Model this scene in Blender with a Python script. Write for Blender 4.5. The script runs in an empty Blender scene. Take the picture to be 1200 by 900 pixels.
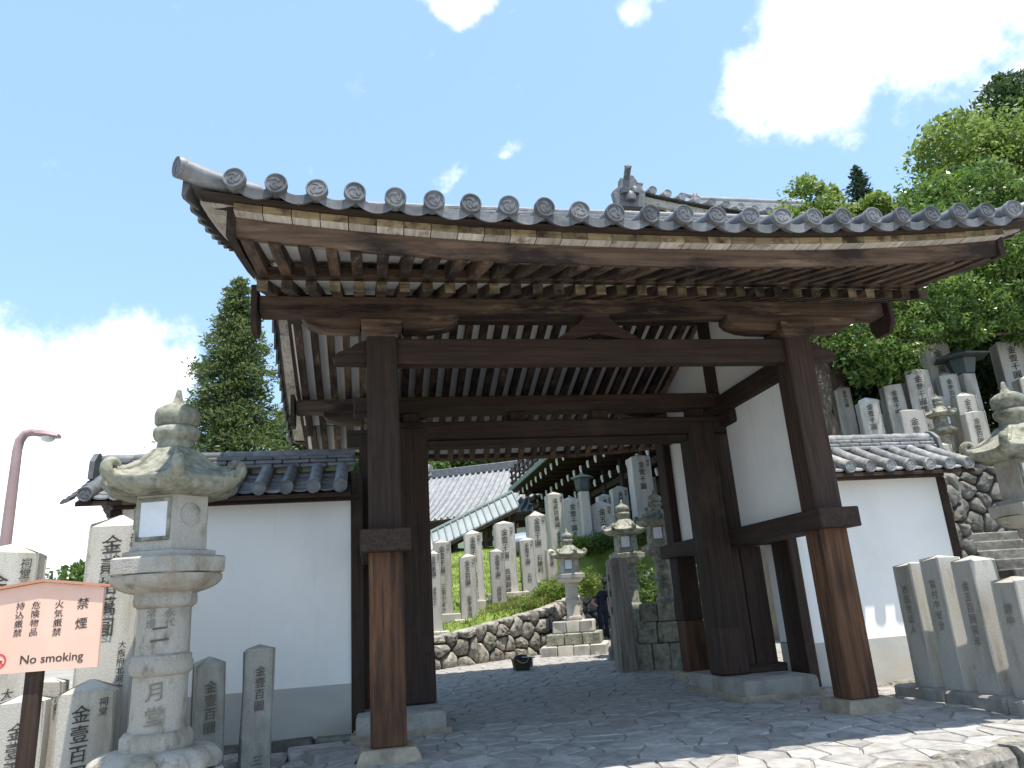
import bpy, bmesh, math, random
import numpy as np
from mathutils import Vector, Matrix
PI = math.pi
R = math.radians
rnd = random.Random(7)
scene = bpy.context.scene
COL = scene.collection

# ---------------------------------------------------------------- camera
cam_d = bpy.data.cameras.new('camera')
cam_o = bpy.data.objects.new('camera', cam_d)
COL.objects.link(cam_o)
FW = Vector((0.19062824, 0.93870778, 0.28720823))
RT = Vector((0.98159893, -0.1789509, -0.06663415))
UP = Vector((0.01115383, -0.29462565, 0.95554765))
CAM = Vector((-0.15906, -7.88932, 1.296))
cam_o.matrix_world = Matrix(((RT.x, UP.x, -FW.x, CAM.x), (RT.y, UP.y, -FW.y, CAM.y), (RT.z, UP.z, -FW.z, CAM.z), (0, 0, 0, 1)))
cam_d.sensor_width = 36.0
cam_d.lens = 871.06 / 1200 * 36
cam_d.clip_start = 0.05
cam_d.clip_end = 3000
scene.camera = cam_o

# ---------------------------------------------------------------- sky, sun, exposure
SUN = Vector((0.15, -0.23, 1.0)).normalized()
sun_el = math.asin(SUN.z)
sun_az = math.atan2(SUN.x, SUN.y)
world = bpy.data.worlds.new('World')
scene.world = world
world.use_nodes = True
wn, wl = world.node_tree.nodes, world.node_tree.links
wn.clear()
w_out = wn.new('ShaderNodeOutputWorld')
w_bg = wn.new('ShaderNodeBackground')
w_bg.inputs['Strength'].default_value = 0.13
sky = wn.new('ShaderNodeTexSky')
sky.sky_type = 'NISHITA'
sky.sun_disc = False
sky.sun_elevation = sun_el
sky.sun_rotation = sun_az
sky.air_density = 1.0
sky.dust_density = 0.8
sky.ozone_density = 1.0
tc = wn.new('ShaderNodeTexCoord')


def wmath(op, a, b=None, c=None):
    n = wn.new('ShaderNodeMath')
    n.operation = op
    for i, s in enumerate((a, b, c)):
        if s is None:
            continue
        if isinstance(s, (int, float)):
            n.inputs[i].default_value = s
        else:
            wl.new(s, n.inputs[i])
    return n.outputs[0]


def wnoise(scale, detail, rough=0.55, vec=None):
    n = wn.new('ShaderNodeTexNoise')
    n.inputs['Scale'].default_value = scale
    n.inputs['Detail'].default_value = detail
    n.inputs['Roughness'].default_value = rough
    wl.new(vec or tc.outputs['Generated'], n.inputs['Vector'])
    return n


nz = wnoise(5.0, 5)
vm = wn.new('ShaderNodeVectorMath'); vm.operation = 'SUBTRACT'
wl.new(nz.outputs['Color'], vm.inputs[0]); vm.inputs[1].default_value = (0.5, 0.5, 0.5)
vs = wn.new('ShaderNodeVectorMath'); vs.operation = 'SCALE'
wl.new(vm.outputs[0], vs.inputs[0]); vs.inputs['Scale'].default_value = 0.16
va = wn.new('ShaderNodeVectorMath'); va.operation = 'ADD'
wl.new(tc.outputs['Generated'], va.inputs[0]); wl.new(vs.outputs[0], va.inputs[1])
# cumulus clouds: direction, angular size, density
CLOUDS = [((-0.30, 0.917, 0.255), .15, 1.0), ((-0.354, 0.918, 0.16), .16, 1.0), ((-0.40, 0.88, 0.25), .12, .9),
          ((-0.46, 0.86, 0.12), .18, .9), ((-.24, .93, .30), .06, .8),
          ((0.517, 0.636, 0.575), .13, 1.2), ((0.590, 0.555, 0.590), .15, 1.2), ((0.465, 0.676, 0.575), .08, .9),
          ((0.66, 0.47, 0.62), .15, 1.0), ((0.094, 0.700, 0.71), .06, .72), ((0.300, 0.690, 0.66), .045, .58), ((.33, .66, .675), .04, .55),
          ((0.132, 0.832, 0.538), .04, .48), ((0.170, 0.815, 0.552), .035, .45)]
acc = None
for d, rad, den in CLOUDS:
    dn = wn.new('ShaderNodeVectorMath'); dn.operation = 'DISTANCE'
    wl.new(va.outputs[0], dn.inputs[0])
    dn.inputs[1].default_value = Vector(d).normalized()
    m = wmath('MULTIPLY_ADD', dn.outputs['Value'], -den / rad, den)
    acc = m if acc is None else wmath('MAXIMUM', acc, m)
# the same kind of fair-weather cumulus over the rest of the sky
gen = wnoise(2.6, 3, .5)
g2 = wmath('MULTIPLY_ADD', gen.outputs['Fac'], 5.0, -2.95)
axis = wn.new('ShaderNodeVectorMath'); axis.operation = 'DISTANCE'
wl.new(tc.outputs['Generated'], axis.inputs[0]); axis.inputs[1].default_value = FW
far = wmath('MULTIPLY_ADD', axis.outputs['Value'], 3.0, -2.6)
far.node.use_clamp = True
g3 = wmath('MULTIPLY', g2, far)
acc = wmath('MAXIMUM', acc, wmath('MINIMUM', g3, 1.0))
fine = wnoise(11.0, 8, .62)
f2 = wmath('MULTIPLY_ADD', fine.outputs['Fac'], 1.5, -0.90)
dens = wmath('ADD', acc, f2)
mr = wn.new('ShaderNodeMapRange'); mr.interpolation_type = 'SMOOTHSTEP'
wl.new(dens, mr.inputs['Value'])
mr.inputs['From Min'].default_value = 0.05; mr.inputs['From Max'].default_value = 0.55
mixc = wn.new('ShaderNodeMix'); mixc.data_type = 'RGBA'
wl.new(mr.outputs['Result'], mixc.inputs['Factor'])
# thin summer haze whitens the blue
milk = wn.new('ShaderNodeMix'); milk.data_type = 'RGBA'
milk.inputs['Factor'].default_value = 0.42
wl.new(sky.outputs['Color'], milk.inputs['A']); milk.inputs['B'].default_value = (2.35, 3.8, 5.5, 1)
wl.new(milk.outputs['Result'], mixc.inputs['A'])
mixc.inputs['B'].default_value = (7.0, 7.1, 7.3, 1)
wl.new(mixc.outputs['Result'], w_bg.inputs['Color'])
wl.new(w_bg.outputs[0], w_out.inputs['Surface'])

sun_d = bpy.data.lights.new('sun', 'SUN')
sun_d.energy = 3.7
sun_d.angle = R(0.53)
sun_d.color = (1.0, 0.955, 0.88)
sun_o = bpy.data.objects.new('sun', sun_d)
COL.objects.link(sun_o)
sun_o.rotation_euler = (-SUN).to_track_quat('-Z', 'Y').to_euler()
sun_o.location = (10, -20, 40)
scene.view_settings.view_transform = 'Standard'
scene.view_settings.look = 'None'
scene.view_settings.gamma = 1
scene.view_settings.use_curve_mapping = False
scene.view_settings.exposure = 1.05
scene.cycles.max_bounces = 8
scene.cycles.diffuse_bounces = 4
scene.cycles.transparent_max_bounces = 8

# ---------------------------------------------------------------- materials
MAT = {}


def mat(name, stops, scale=(4, 4, 4), detail=6, rough=0.85, bump=0.15, bump_scale=None, stain=None, vary=0.12, hue=0.0, spec=0.3, jitter=True, coat=0.0):
    """Procedural surface: a noise ramp of base colours, an optional stain layer (colour, scale, lo, hi), fine relief, a slight tint per object."""
    m = bpy.data.materials.new(name)
    m.use_nodes = True
    n, l = m.node_tree.nodes, m.node_tree.links
    b = n['Principled BSDF']
    b.inputs['Roughness'].default_value = rough
    b.inputs['Specular IOR Level'].default_value = spec
    b.inputs['Coat Weight'].default_value = coat
    t = n.new('ShaderNodeTexCoord')
    oi = n.new('ShaderNodeObjectInfo')
    vec = t.outputs['Object']
    if jitter:
        mu = n.new('ShaderNodeMath'); mu.operation = 'MULTIPLY'; mu.inputs[1].default_value = 53.0
        l.new(oi.outputs['Random'], mu.inputs[0])
        ad = n.new('ShaderNodeVectorMath'); ad.operation = 'ADD'
        l.new(vec, ad.inputs[0]); l.new(mu.outputs[0], ad.inputs[1])
        vec = ad.outputs[0]
    mp = n.new('ShaderNodeMapping'); mp.inputs['Scale'].default_value = scale
    l.new(vec, mp.inputs['Vector'])
    nz = n.new('ShaderNodeTexNoise'); nz.inputs['Scale'].default_value = 1.0; nz.inputs['Detail'].default_value = detail
    nz.inputs['Roughness'].default_value = 0.6
    l.new(mp.outputs[0], nz.inputs['Vector'])
    cr = n.new('ShaderNodeValToRGB')
    e = cr.color_ramp.elements
    while len(e) < len(stops):
        e.new(0.5)
    for el, (p, c) in zip(e, stops):
        el.position = p
        el.color = (c[0], c[1], c[2], 1)
    l.new(nz.outputs['Fac'], cr.inputs['Fac'])
    col = cr.outputs['Color']
    for st in (stain or []):
        sc, ssc, lo, hi = st[:4]
        m2 = n.new('ShaderNodeMapping'); m2.inputs['Scale'].default_value = ssc if isinstance(ssc, tuple) else (ssc,) * 3
        l.new(vec, m2.inputs['Vector'])
        n2 = n.new('ShaderNodeTexNoise'); n2.inputs['Scale'].default_value = 1.0; n2.inputs['Detail'].default_value = 7
        n2.inputs['Roughness'].default_value = 0.65
        l.new(m2.outputs[0], n2.inputs['Vector'])
        r2 = n.new('ShaderNodeMapRange'); r2.inputs['From Min'].default_value = lo; r2.inputs['From Max'].default_value = hi
        l.new(n2.outputs['Fac'], r2.inputs['Value'])
        mx = n.new('ShaderNodeMix'); mx.data_type = 'RGBA'
        l.new(r2.outputs['Result'], mx.inputs['Factor']); l.new(col, mx.inputs['A'])
        mx.inputs['B'].default_value = (sc[0], sc[1], sc[2], 1)
        col = mx.outputs['Result']
    hs = n.new('ShaderNodeHueSaturation')
    l.new(col, hs.inputs['Color'])
    mv = n.new('ShaderNodeMapRange'); mv.inputs['To Min'].default_value = 1 - vary; mv.inputs['To Max'].default_value = 1 + vary
    l.new(oi.outputs['Random'], mv.inputs['Value']); l.new(mv.outputs['Result'], hs.inputs['Value'])
    if hue:
        mh = n.new('ShaderNodeMapRange'); mh.inputs['To Min'].default_value = .5 - hue; mh.inputs['To Max'].default_value = .5 + hue
        fr = n.new('ShaderNodeMath'); fr.operation = 'FRACT'
        m7 = n.new('ShaderNodeMath'); m7.operation = 'MULTIPLY'; m7.inputs[1].default_value = 7.31
        l.new(oi.outputs['Random'], m7.inputs[0]); l.new(m7.outputs[0], fr.inputs[0])
        l.new(fr.outputs[0], mh.inputs['Value']); l.new(mh.outputs['Result'], hs.inputs['Hue'])
    l.new(hs.outputs['Color'], b.inputs['Base Color'])
    if bump:
        bs = bump_scale or tuple(s * 3 for s in scale)
        m3 = n.new('ShaderNodeMapping'); m3.inputs['Scale'].default_value = bs
        l.new(vec, m3.inputs['Vector'])
        n3 = n.new('ShaderNodeTexNoise'); n3.inputs['Scale'].default_value = 1.0; n3.inputs['Detail'].default_value = 6
        l.new(m3.outputs[0], n3.inputs['Vector'])
        bp = n.new('ShaderNodeBump'); bp.inputs['Strength'].default_value = bump; bp.inputs['Distance'].default_value = 0.02
        l.new(n3.outputs['Fac'], bp.inputs['Height']); l.new(bp.outputs[0], b.inputs['Normal'])
    MAT[name] = m
    return m


def flat(name, col, rough=0.6, spec=0.3, metal=0.0):
    return mat(name, [(0.3, [c * .88 for c in col]), (0.7, [min(1, c * 1.08) for c in col])], scale=(6, 6, 6), rough=rough, bump=0.03, vary=0.04, spec=spec)


def wood(name, dark, light, axis, rough=0.8, stain=None, vary=0.15, bump=0.35, g=1.0):
    s = [26 * g, 26 * g, 26 * g]
    s[axis] = 1.3 * g
    ck = [34, 34, 34]
    ck[axis] = .55
    stain = (stain or []) + [([c * .25 for c in dark], tuple(ck), .655, .70)]      # drying cracks along the grain
    return mat(name, [(0.28, dark), (0.5, [(a + b) / 2 for a, b in zip(dark, light)]), (0.74, light)], scale=tuple(s), rough=rough, bump=bump,
               bump_scale=tuple(v * 1.7 for v in s), stain=stain, vary=vary)


for ax, nm in enumerate('xyz'):
    wood('wood_dark_' + nm, (.018, .011, .008), (.058, .036, .025), ax, stain=[((.085, .06, .042), (1.2, 1.2, 1.2), .55, .85)])
    wood('wood_red_' + nm, (.021, .0135, .010), (.068, .040, .029), ax, stain=[((.03, .016, .012), (1.5, 1.5, 1.5), .5, .8)])
    wood('wood_old_' + nm, (.030, .019, .013), (.155, .100, .066), ax, stain=[((.30, .225, .13), tuple(1.1 if q == ax else 6 for q in range(3)), .58, .72), ((.020, .013, .011), tuple(.9 if q == ax else 3.5 for q in range(3)), .46, .60)], vary=.42, g=.6)
wood('wood_warm', (.044, .021, .012), (.175, .085, .043), 2, stain=[((.024, .014, .010), (6, 6, .8), .46, .70), ((.20, .115, .06), (9, 9, 1.2), .66, .80)], vary=.1)
wood('wood_grey', (.12, .105, .085), (.33, .29, .24), 2, stain=[((.07, .06, .045), (6, 6, .9), .5, .75)])
wood('wood_pale', (.30, .26, .215), (.62, .575, .51), 1, stain=[((.16, .10, .065), (5, 5, 5), .56, .70)], vary=.22)
wood('wood_end', (.07, .05, .033), (.30, .235, .135), 0, stain=[((.035, .025, .018), (3, 3, 3), .42, .60)], vary=.5)
wood('wood_yellow', (.20, .15, .075), (.42, .335, .185), 0, stain=[((.07, .045, .03), (5, 2, 5), .47, .64)], vary=.3)
mat('plaster', [(.3, (.84, .815, .77)), (.7, (.89, .87, .83))], scale=(1.1, 1.1, 1.1), rough=.95, bump=.06, bump_scale=(30, 30, 30), stain=[((.74, .715, .67), (.9, .9, .5), .52, .85), ((.72, .69, .64), (9, 9, .55), .58, .85), ((.74, .62, .52), (2.2, 2.2, 7), .70, .9)], vary=.02)
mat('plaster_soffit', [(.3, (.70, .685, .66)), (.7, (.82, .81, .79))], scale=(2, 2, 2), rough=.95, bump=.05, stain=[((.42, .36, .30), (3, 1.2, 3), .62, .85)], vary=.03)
mat('plaster_grey', [(.3, (.40, .388, .355)), (.7, (.50, .485, .445))], scale=(1.6, 1.6, 2.5), rough=.95, bump=.08, bump_scale=(25, 25, 25), stain=[((.50, .42, .28), (1.2, 1.2, 2.2), .52, .8)], vary=.03)
TL = [(.25, (.075, .076, .078)), (.55, (.135, .136, .139)), (.8, (.225, .226, .229))]
mat('tile', TL, scale=(7, 7, 7), rough=.5, bump=.12, spec=.45, stain=[((.36, .36, .345), (3, 3, 3), .60, .85), ((.075, .08, .075), (9, 9, 9), .54, .72), ((.17, .165, .125), (5, 5, 5), .62, .78)], vary=.36)
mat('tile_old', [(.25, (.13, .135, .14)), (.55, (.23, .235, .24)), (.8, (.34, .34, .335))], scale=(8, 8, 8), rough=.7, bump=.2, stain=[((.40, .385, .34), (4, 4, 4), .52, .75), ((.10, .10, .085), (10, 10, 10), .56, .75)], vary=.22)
mat('tile_far', [(.3, (.17, .178, .185)), (.7, (.30, .305, .31))], scale=(2, 2, 2), rough=.7, bump=.1, vary=.1)
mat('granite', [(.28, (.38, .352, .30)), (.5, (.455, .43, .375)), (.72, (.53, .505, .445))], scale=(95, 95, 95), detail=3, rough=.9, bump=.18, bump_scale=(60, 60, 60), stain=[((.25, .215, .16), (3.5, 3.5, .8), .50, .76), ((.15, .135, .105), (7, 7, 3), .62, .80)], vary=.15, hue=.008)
mat('granite_dark', [(.28, (.26, .245, .215)), (.5, (.345, .33, .29)), (.72, (.42, .40, .355))], scale=(90, 90, 90), detail=3, rough=.9, bump=.2, bump_scale=(60, 60, 60), stain=[((.16, .14, .105), (2.4, 2.4, 1.2), .46, .72), ((.17, .18, .12), (4, 4, 3), .60, .8)], vary=.12, hue=.01)  # granite of a darker base tone with brown and greenish stains
mat('lantern_stone', [(.28, (.335, .305, .255)), (.5, (.42, .39, .335)), (.72, (.50, .47, .41))], scale=(80, 80, 80), detail=4, rough=.92, bump=.3, bump_scale=(55, 55, 55), stain=[((.24, .21, .15), (2.6, 2.6, 1.6), .47, .66), ((.13, .12, .09), (6, 6, 2.5), .56, .72)], vary=.05)
mat('lantern_moss', [(.3, (.155, .155, .118)), (.5, (.27, .265, .205)), (.7, (.41, .39, .32))], scale=(14, 14, 14), detail=6, rough=.95, bump=.45, bump_scale=(30, 30, 30), stain=[((.075, .078, .06), (4, 4, 4), .50, .68), ((.185, .20, .115), (7, 7, 7), .55, .72)], vary=.08)
mat('rock', [(.28, (.13, .12, .10)), (.5, (.27, .25, .21)), (.74, (.42, .39, .34))], scale=(8, 8, 8), detail=8, rough=.92, bump=.9, bump_scale=(9, 9, 9), stain=[((.33, .25, .15), (2.2, 2.2, 2.2), .58, .8), ((.075, .07, .058), (9, 9, 9), .52, .66), ((.50, .49, .44), (13, 13, 13), .60, .70)], vary=.28, hue=.012)
mat('rock_dark', [(.28, (.065, .062, .053)), (.5, (.15, .14, .12)), (.74, (.26, .245, .21))], scale=(5, 5, 5), detail=8, rough=.92, bump=.9, bump_scale=(10, 10, 10), stain=[((.10, .12, .06), (3, 3, 3), .56, .75)], vary=.25)
mat('paving', [(.28, (.215, .202, .186)), (.5, (.33, .312, .287)), (.74, (.45, .425, .39))], scale=(7, 7, 7), detail=7, rough=.78, bump=.35, bump_scale=(24, 24, 24), stain=[((.36, .33, .28), (2.5, 2.5, 2.5), .60, .85)], vary=.20, hue=.01, spec=.4)
mat('mortar', [(.3, (.24, .225, .20)), (.7, (.36, .34, .30))], scale=(2.2, 2.2, 2.2), rough=.95, bump=.3, bump_scale=(40, 40, 40), stain=[((.14, .135, .125), (2.4, 2.4, 2.4), .5, .7)], jitter=False, vary=0)
mat('tan_stone', [(.3, (.25, .20, .14)), (.7, (.42, .35, .255))], scale=(9, 9, 9), rough=.9, bump=.3, stain=[((.16, .145, .12), (3, 3, 3), .5, .75)], vary=.08)
mat('earth', [(.3, (.16, .12, .08)), (.7, (.28, .22, .15))], scale=(1.5, 1.5, 1.5), rough=.95, bump=.4, jitter=False, vary=0)
mat('fore_ground', [(.3, (.27, .26, .24)), (.7, (.37, .355, .325))], scale=(3, 3, 3), rough=.9, bump=.2, jitter=False, vary=0)
mat('turf', [(.3, (.115, .17, .03)), (.5, (.17, .245, .045)), (.7, (.225, .29, .07))], scale=(1.3, 1.3, 1.3), detail=8, rough=.95, bump=.8, bump_scale=(16, 16, 16), jitter=False, vary=0)
mat('ink', [(.3, (.035, .032, .028)), (.7, (.085, .078, .068))], scale=(20, 20, 20), rough=.8, bump=0, vary=.05)
mat('carved', [(.3, (.085, .075, .06)), (.7, (.15, .135, .11))], scale=(20, 20, 20), rough=.95, bump=0, vary=.05)
mat('carved_faint', [(.3, (.20, .18, .145)), (.7, (.27, .245, .20))], scale=(20, 20, 20), rough=.95, bump=0, vary=.05)
mat('sign_paint', [(.3, (.76, .47, .355)), (.7, (.82, .53, .405))], scale=(2.5, 2.5, 2.5), rough=.65, bump=.05, stain=[((.72, .45, .34), (3, 3, 1.4), .55, .8)], vary=.02)
mat('sign_roof', [(.3, (.42, .19, .12)), (.7, (.52, .25, .165))], scale=(4, 4, 4), rough=.6, bump=.08, vary=.02)
flat('sign_red', (.62, .06, .05))
mat('lamp_paint', [(.3, (.31, .215, .205)), (.7, (.38, .27, .26))], scale=(3, 3, 3), rough=.5, bump=.03, vary=.02)
flat('lamp_glass', (.72, .72, .70), rough=.25, spec=.5)
mat('copper_green', [(.3, (.13, .165, .152)), (.7, (.21, .25, .235))], scale=(2.5, 2.5, 2.5), rough=.7, bump=.08, stain=[((.12, .16, .14), (3, 3, 3), .55, .8)], vary=.1)
mat('copper_roof', [(.3, (.24, .262, .258)), (.7, (.34, .362, .355))], scale=(.8, .8, .8), rough=.6, bump=.05, vary=.12)
flat('lamp_metal', (.055, .07, .068), rough=.5, spec=.4)
flat('white_paper', (.74, .75, .77), rough=.8)
flat('white_paint', (.72, .71, .68), rough=.8)
flat('hole_shade', (.012, .011, .010), rough=.9)
flat('blue_sheet', (.22, .26, .33), rough=.45)
flat('navy', (.018, .02, .032), rough=.85)
flat('navy_jeans', (.022, .028, .05), rough=.85)
flat('skin', (.50, .30, .21), rough=.6)
flat('hair', (.014, .011, .010), rough=.55)
flat('canvas_dark', (.05, .048, .038), rough=.8)
flat('violet_cloth', (.55, .50, .62), rough=.8)
flat('orange', (.60, .18, .05), rough=.7)
flat('bamboo', (.50, .36, .16), rough=.6)
mat('bark', [(.3, (.05, .038, .027)), (.7, (.15, .118, .085))], scale=(14, 14, 3), rough=.95, bump=.9, vary=.1)


def leafmat(name, cols, trans=.35, rough=.5, spec=.35):
    m = bpy.data.materials.new(name)
    m.use_nodes = True
    n, l = m.node_tree.nodes, m.node_tree.links
    b = n['Principled BSDF']
    b.inputs['Roughness'].default_value = rough
    b.inputs['Specular IOR Level'].default_value = spec
    g = n.new('ShaderNodeNewGeometry')
    cr = n.new('ShaderNodeValToRGB')
    e = cr.color_ramp.elements
    while len(e) < len(cols):
        e.new(.5)
    for i, (el, c) in enumerate(zip(e, cols)):
        el.position = i / max(1, len(cols) - 1)
        el.color = (*c, 1)
    l.new(g.outputs['Random Per Island'], cr.inputs['Fac'])
    l.new(cr.outputs['Color'], b.inputs['Base Color'])
    tr = n.new('ShaderNodeBsdfTranslucent')
    hs = n.new('ShaderNodeHueSaturation'); hs.inputs['Value'].default_value = 1.25; hs.inputs['Hue'].default_value = .485
    l.new(cr.outputs['Color'], hs.inputs['Color']); l.new(hs.outputs['Color'], tr.inputs['Color'])
    mx = n.new('ShaderNodeMixShader'); mx.inputs[0].default_value = trans
    l.new(b.outputs[0], mx.inputs[1]); l.new(tr.outputs[0], mx.inputs[2])
    l.new(mx.outputs[0], n['Material Output'].inputs['Surface'])
    MAT[name] = m


leafmat('leaf_cedar', [(.05, .09, .028), (.095, .145, .045), (.17, .20, .07)], .35)
leafmat('leaf_dark', [(.025, .055, .018), (.045, .09, .026), (.075, .125, .035)], .3)
leafmat('leaf_mid', [(.05, .10, .022), (.085, .155, .032), (.13, .20, .045)], .4)
leafmat('leaf_bright', [(.10, .175, .03), (.155, .235, .045), (.22, .28, .07)], .45)
leafmat('leaf_gloss', [(.04, .095, .02), (.075, .15, .028), (.13, .22, .042), (.22, .30, .07)], .40, rough=.30, spec=.5)
leafmat('leaf_pine', [(.025, .05, .028), (.04, .075, .04)], .2)
leafmat('blade', [(.12, .19, .03), (.18, .26, .05), (.25, .30, .085), (.30, .27, .12)], .4)

# ---------------------------------------------------------------- mesh helpers


class MB:
    """Collects shapes of ONE part; build() links them as one mesh object."""

    def __init__(s):
        s.v, s.f, s.m = [], [], []

    def add(s, vs, fs, m=0):
        o = len(s.v)
        s.v += [tuple(p) for p in vs]
        s.f += [tuple(i + o for i in q) for q in fs]
        s.m += [m] * len(fs)
        return s

    def box(s, c, d, rot=None, ch=0.0, m=0):
        hx, hy, hz = d[0] / 2, d[1] / 2, d[2] / 2
        if ch <= 0:
            vs = [(i * hx, j * hy, k * hz) for i in (-1, 1) for j in (-1, 1) for k in (-1, 1)]
            fs = [(0, 1, 3, 2), (4, 6, 7, 5), (0, 4, 5, 1), (2, 3, 7, 6), (0, 2, 6, 4), (1, 5, 7, 3)]
        else:
            ch = min(ch, hx * .9, hy * .9, hz * .9)
            vs, ix = [], {}
            for i in (-1, 1):
                for j in (-1, 1):
                    for k in (-1, 1):
                        ix[i, j, k] = len(vs)
                        vs += [(i * hx, j * (hy - ch), k * (hz - ch)), (i * (hx - ch), j * hy, k * (hz - ch)), (i * (hx - ch), j * (hy - ch), k * hz)]
            fs = []
            q = ((-1, -1), (1, -1), (1, 1), (-1, 1))
            for sg in (-1, 1):
                fs.append([ix[sg, a, b] for a, b in q])
                fs.append([ix[a, sg, b] + 1 for a, b in q])
                fs.append([ix[a, b, sg] + 2 for a, b in q])
            for a in (-1, 1):
                for b in (-1, 1):
                    fs.append([ix[-1, a, b] + 1, ix[1, a, b] + 1, ix[1, a, b] + 2, ix[-1, a, b] + 2])
                    fs.append([ix[a, -1, b], ix[a, 1, b], ix[a, 1, b] + 2, ix[a, -1, b] + 2])
                    fs.append([ix[a, b, -1], ix[a, b, 1], ix[a, b, 1] + 1, ix[a, b, -1] + 1])
            for t in ix.values():
                fs.append((t, t + 1, t + 2))
        M = Matrix.Identity(3) if rot is None else (rot if isinstance(rot, Matrix) else Matrix.Rotation(rot, 3, 'Z'))
        c = Vector(c)
        return s.add([M @ Vector(p) + c for p in vs], fs, m)

    def loft(s, rings, closed=True, caps=True, m=0):
        n = len(rings[0])
        vs = [p for r in rings for p in r]
        fs = []
        for i in range(len(rings) - 1):
            for j in range(n if closed else n - 1):
                k = (j + 1) % n
                fs.append((i * n + j, i * n + k, (i + 1) * n + k, (i + 1) * n + j))
        if caps and closed:
            fs.append(tuple(range(n)))
            fs.append(tuple((len(rings) - 1) * n + j for j in range(n)))
        return s.add(vs, fs, m)

    def prism(s, poly, axis, a0, a1, m=0):
        """poly in the two other axes (in xyz order), extruded along axis."""
        def P(p, a):
            q = list(p)
            q.insert(axis, a)
            return tuple(q)
        return s.loft([[P(p, a0) for p in poly], [P(p, a1) for p in poly]], m=m)

    def lathe(s, prof, n=24, c=(0, 0, 0), m=0, caps=True, ph=0.0, poly=0):
        rings = []
        for r, z in prof:
            ring = []
            for j in range(n):
                a = 2 * PI * j / n + ph
                k = 1.0
                if poly:
                    w = PI / poly
                    k = math.cos(w) / math.cos(((a - ph) % (2 * w)) - w)
                ring.append((c[0] + r * k * math.cos(a), c[1] + r * k * math.sin(a), c[2] + z))
            rings.append(ring)
        return s.loft(rings, caps=caps, m=m)

    def tube(s, pts, rad, n=10, m=0, caps=True):
        pts = [Vector(p) for p in pts]
        rings = []
        u = None
        for i, p in enumerate(pts):
            t = (pts[min(i + 1, len(pts) - 1)] - pts[max(i - 1, 0)]).normalized()
            if u is None:
                u = t.cross(Vector((0, 0, 1)))
                if u.length < 1e-3:
                    u = t.cross(Vector((0, 1, 0)))
            u = (u - t * u.dot(t)).normalized()          # carried along so that the tube does not twist
            w = u.cross(t).normalized()
            r = rad[i] if isinstance(rad, (list, tuple)) else rad
            rings.append([p + (u * math.cos(2 * PI * j / n) + w * math.sin(2 * PI * j / n)) * r for j in range(n)])
        return s.loft(rings, caps=caps, m=m)

    def mesh(s, name, mats, smooth=None):
        me = bpy.data.meshes.new(name)
        me.from_pydata(s.v, [], s.f)
        for k in (mats if isinstance(mats, (list, tuple)) else [mats]):
            me.materials.append(MAT[k])
        if any(s.m):
            me.polygons.foreach_set('material_index', s.m)
        bm = bmesh.new()
        bm.from_mesh(me)
        bmesh.ops.recalc_face_normals(bm, faces=bm.faces)
        bm.to_mesh(me)
        bm.free()
        if smooth:
            me.shade_smooth()
            me.set_sharp_from_angle(angle=R(smooth))
        return me

    def build(s, name, mats, parent=None, smooth=None, loc=None, rot=None):
        return link(name, s.mesh(name, mats, smooth), parent, loc, rot)


def link(name, me, parent=None, loc=None, rot=None):
    o = bpy.data.objects.new(name, me)
    COL.objects.link(o)
    o.parent = parent
    if loc is not None:
        o.location = loc
    if rot is not None:
        o.rotation_euler = rot if isinstance(rot, tuple) else (0, 0, rot)
    return o


def tag(o, label=None, cat=None, group=None, kind=None):
    for k, v in (('label', label), ('category', cat), ('group', group), ('kind', kind)):
        if v:
            o[k] = v
    return o


def thing(name, label, cat, loc=(0, 0, 0), rz=0.0, group=None):
    return tag(link(name, None, None, loc, rz), label, cat, group, 'thing')


def bx(name, c, d, m, parent=None, ch=0.008, rot=None):
    """One box-shaped part with its own origin at its centre."""
    o = MB().box((0, 0, 0), d, None, ch).build(name, m, parent)
    o.location = c
    if rot is not None:
        o.rotation_euler = rot if isinstance(rot, tuple) else (0, 0, rot)
    return o


TXT, GLYPH = {}, {}


def load_glyphs(chars):
    """Outlines of all characters used, made once while the scene is still empty."""
    c = bpy.data.curves.new('lettering', 'FONT')
    c.resolution_u = 3
    c.align_x = 'CENTER'
    o = bpy.data.objects.new('lettering', c)
    COL.objects.link(o)
    for ch in chars:
        c.body = ch
        dg = bpy.context.evaluated_depsgraph_get()
        dg.update()
        me = bpy.data.meshes.new_from_object(o.evaluated_get(dg))
        k = .085 if len(ch) == 1 else 0            # hand-written characters slant upwards and waver a little
        GLYPH[ch] = ([(v.co.x + k * .25 * math.sin(v.co.y * 7 + ord(ch[0])), v.co.y + k * v.co.x + k * .25 * math.sin(v.co.x * 8 + ord(ch[0]))) for v in me.vertices], [tuple(p.vertices) for p in me.polygons])
        bpy.data.meshes.remove(me)
    bpy.data.objects.remove(o)


load_glyphs(sorted(set('金貳拾萬圓祠堂向井五郎大阪府北河内郡市壹百松三宅西国世話人當村中安全寅年講千東京石工田小まき子清吉筱芳太岡栄御藏橋利參和屋源之助十二月永代常燈禁煙火気厳危険物品持込寺')) + ['No smoking'])


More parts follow.
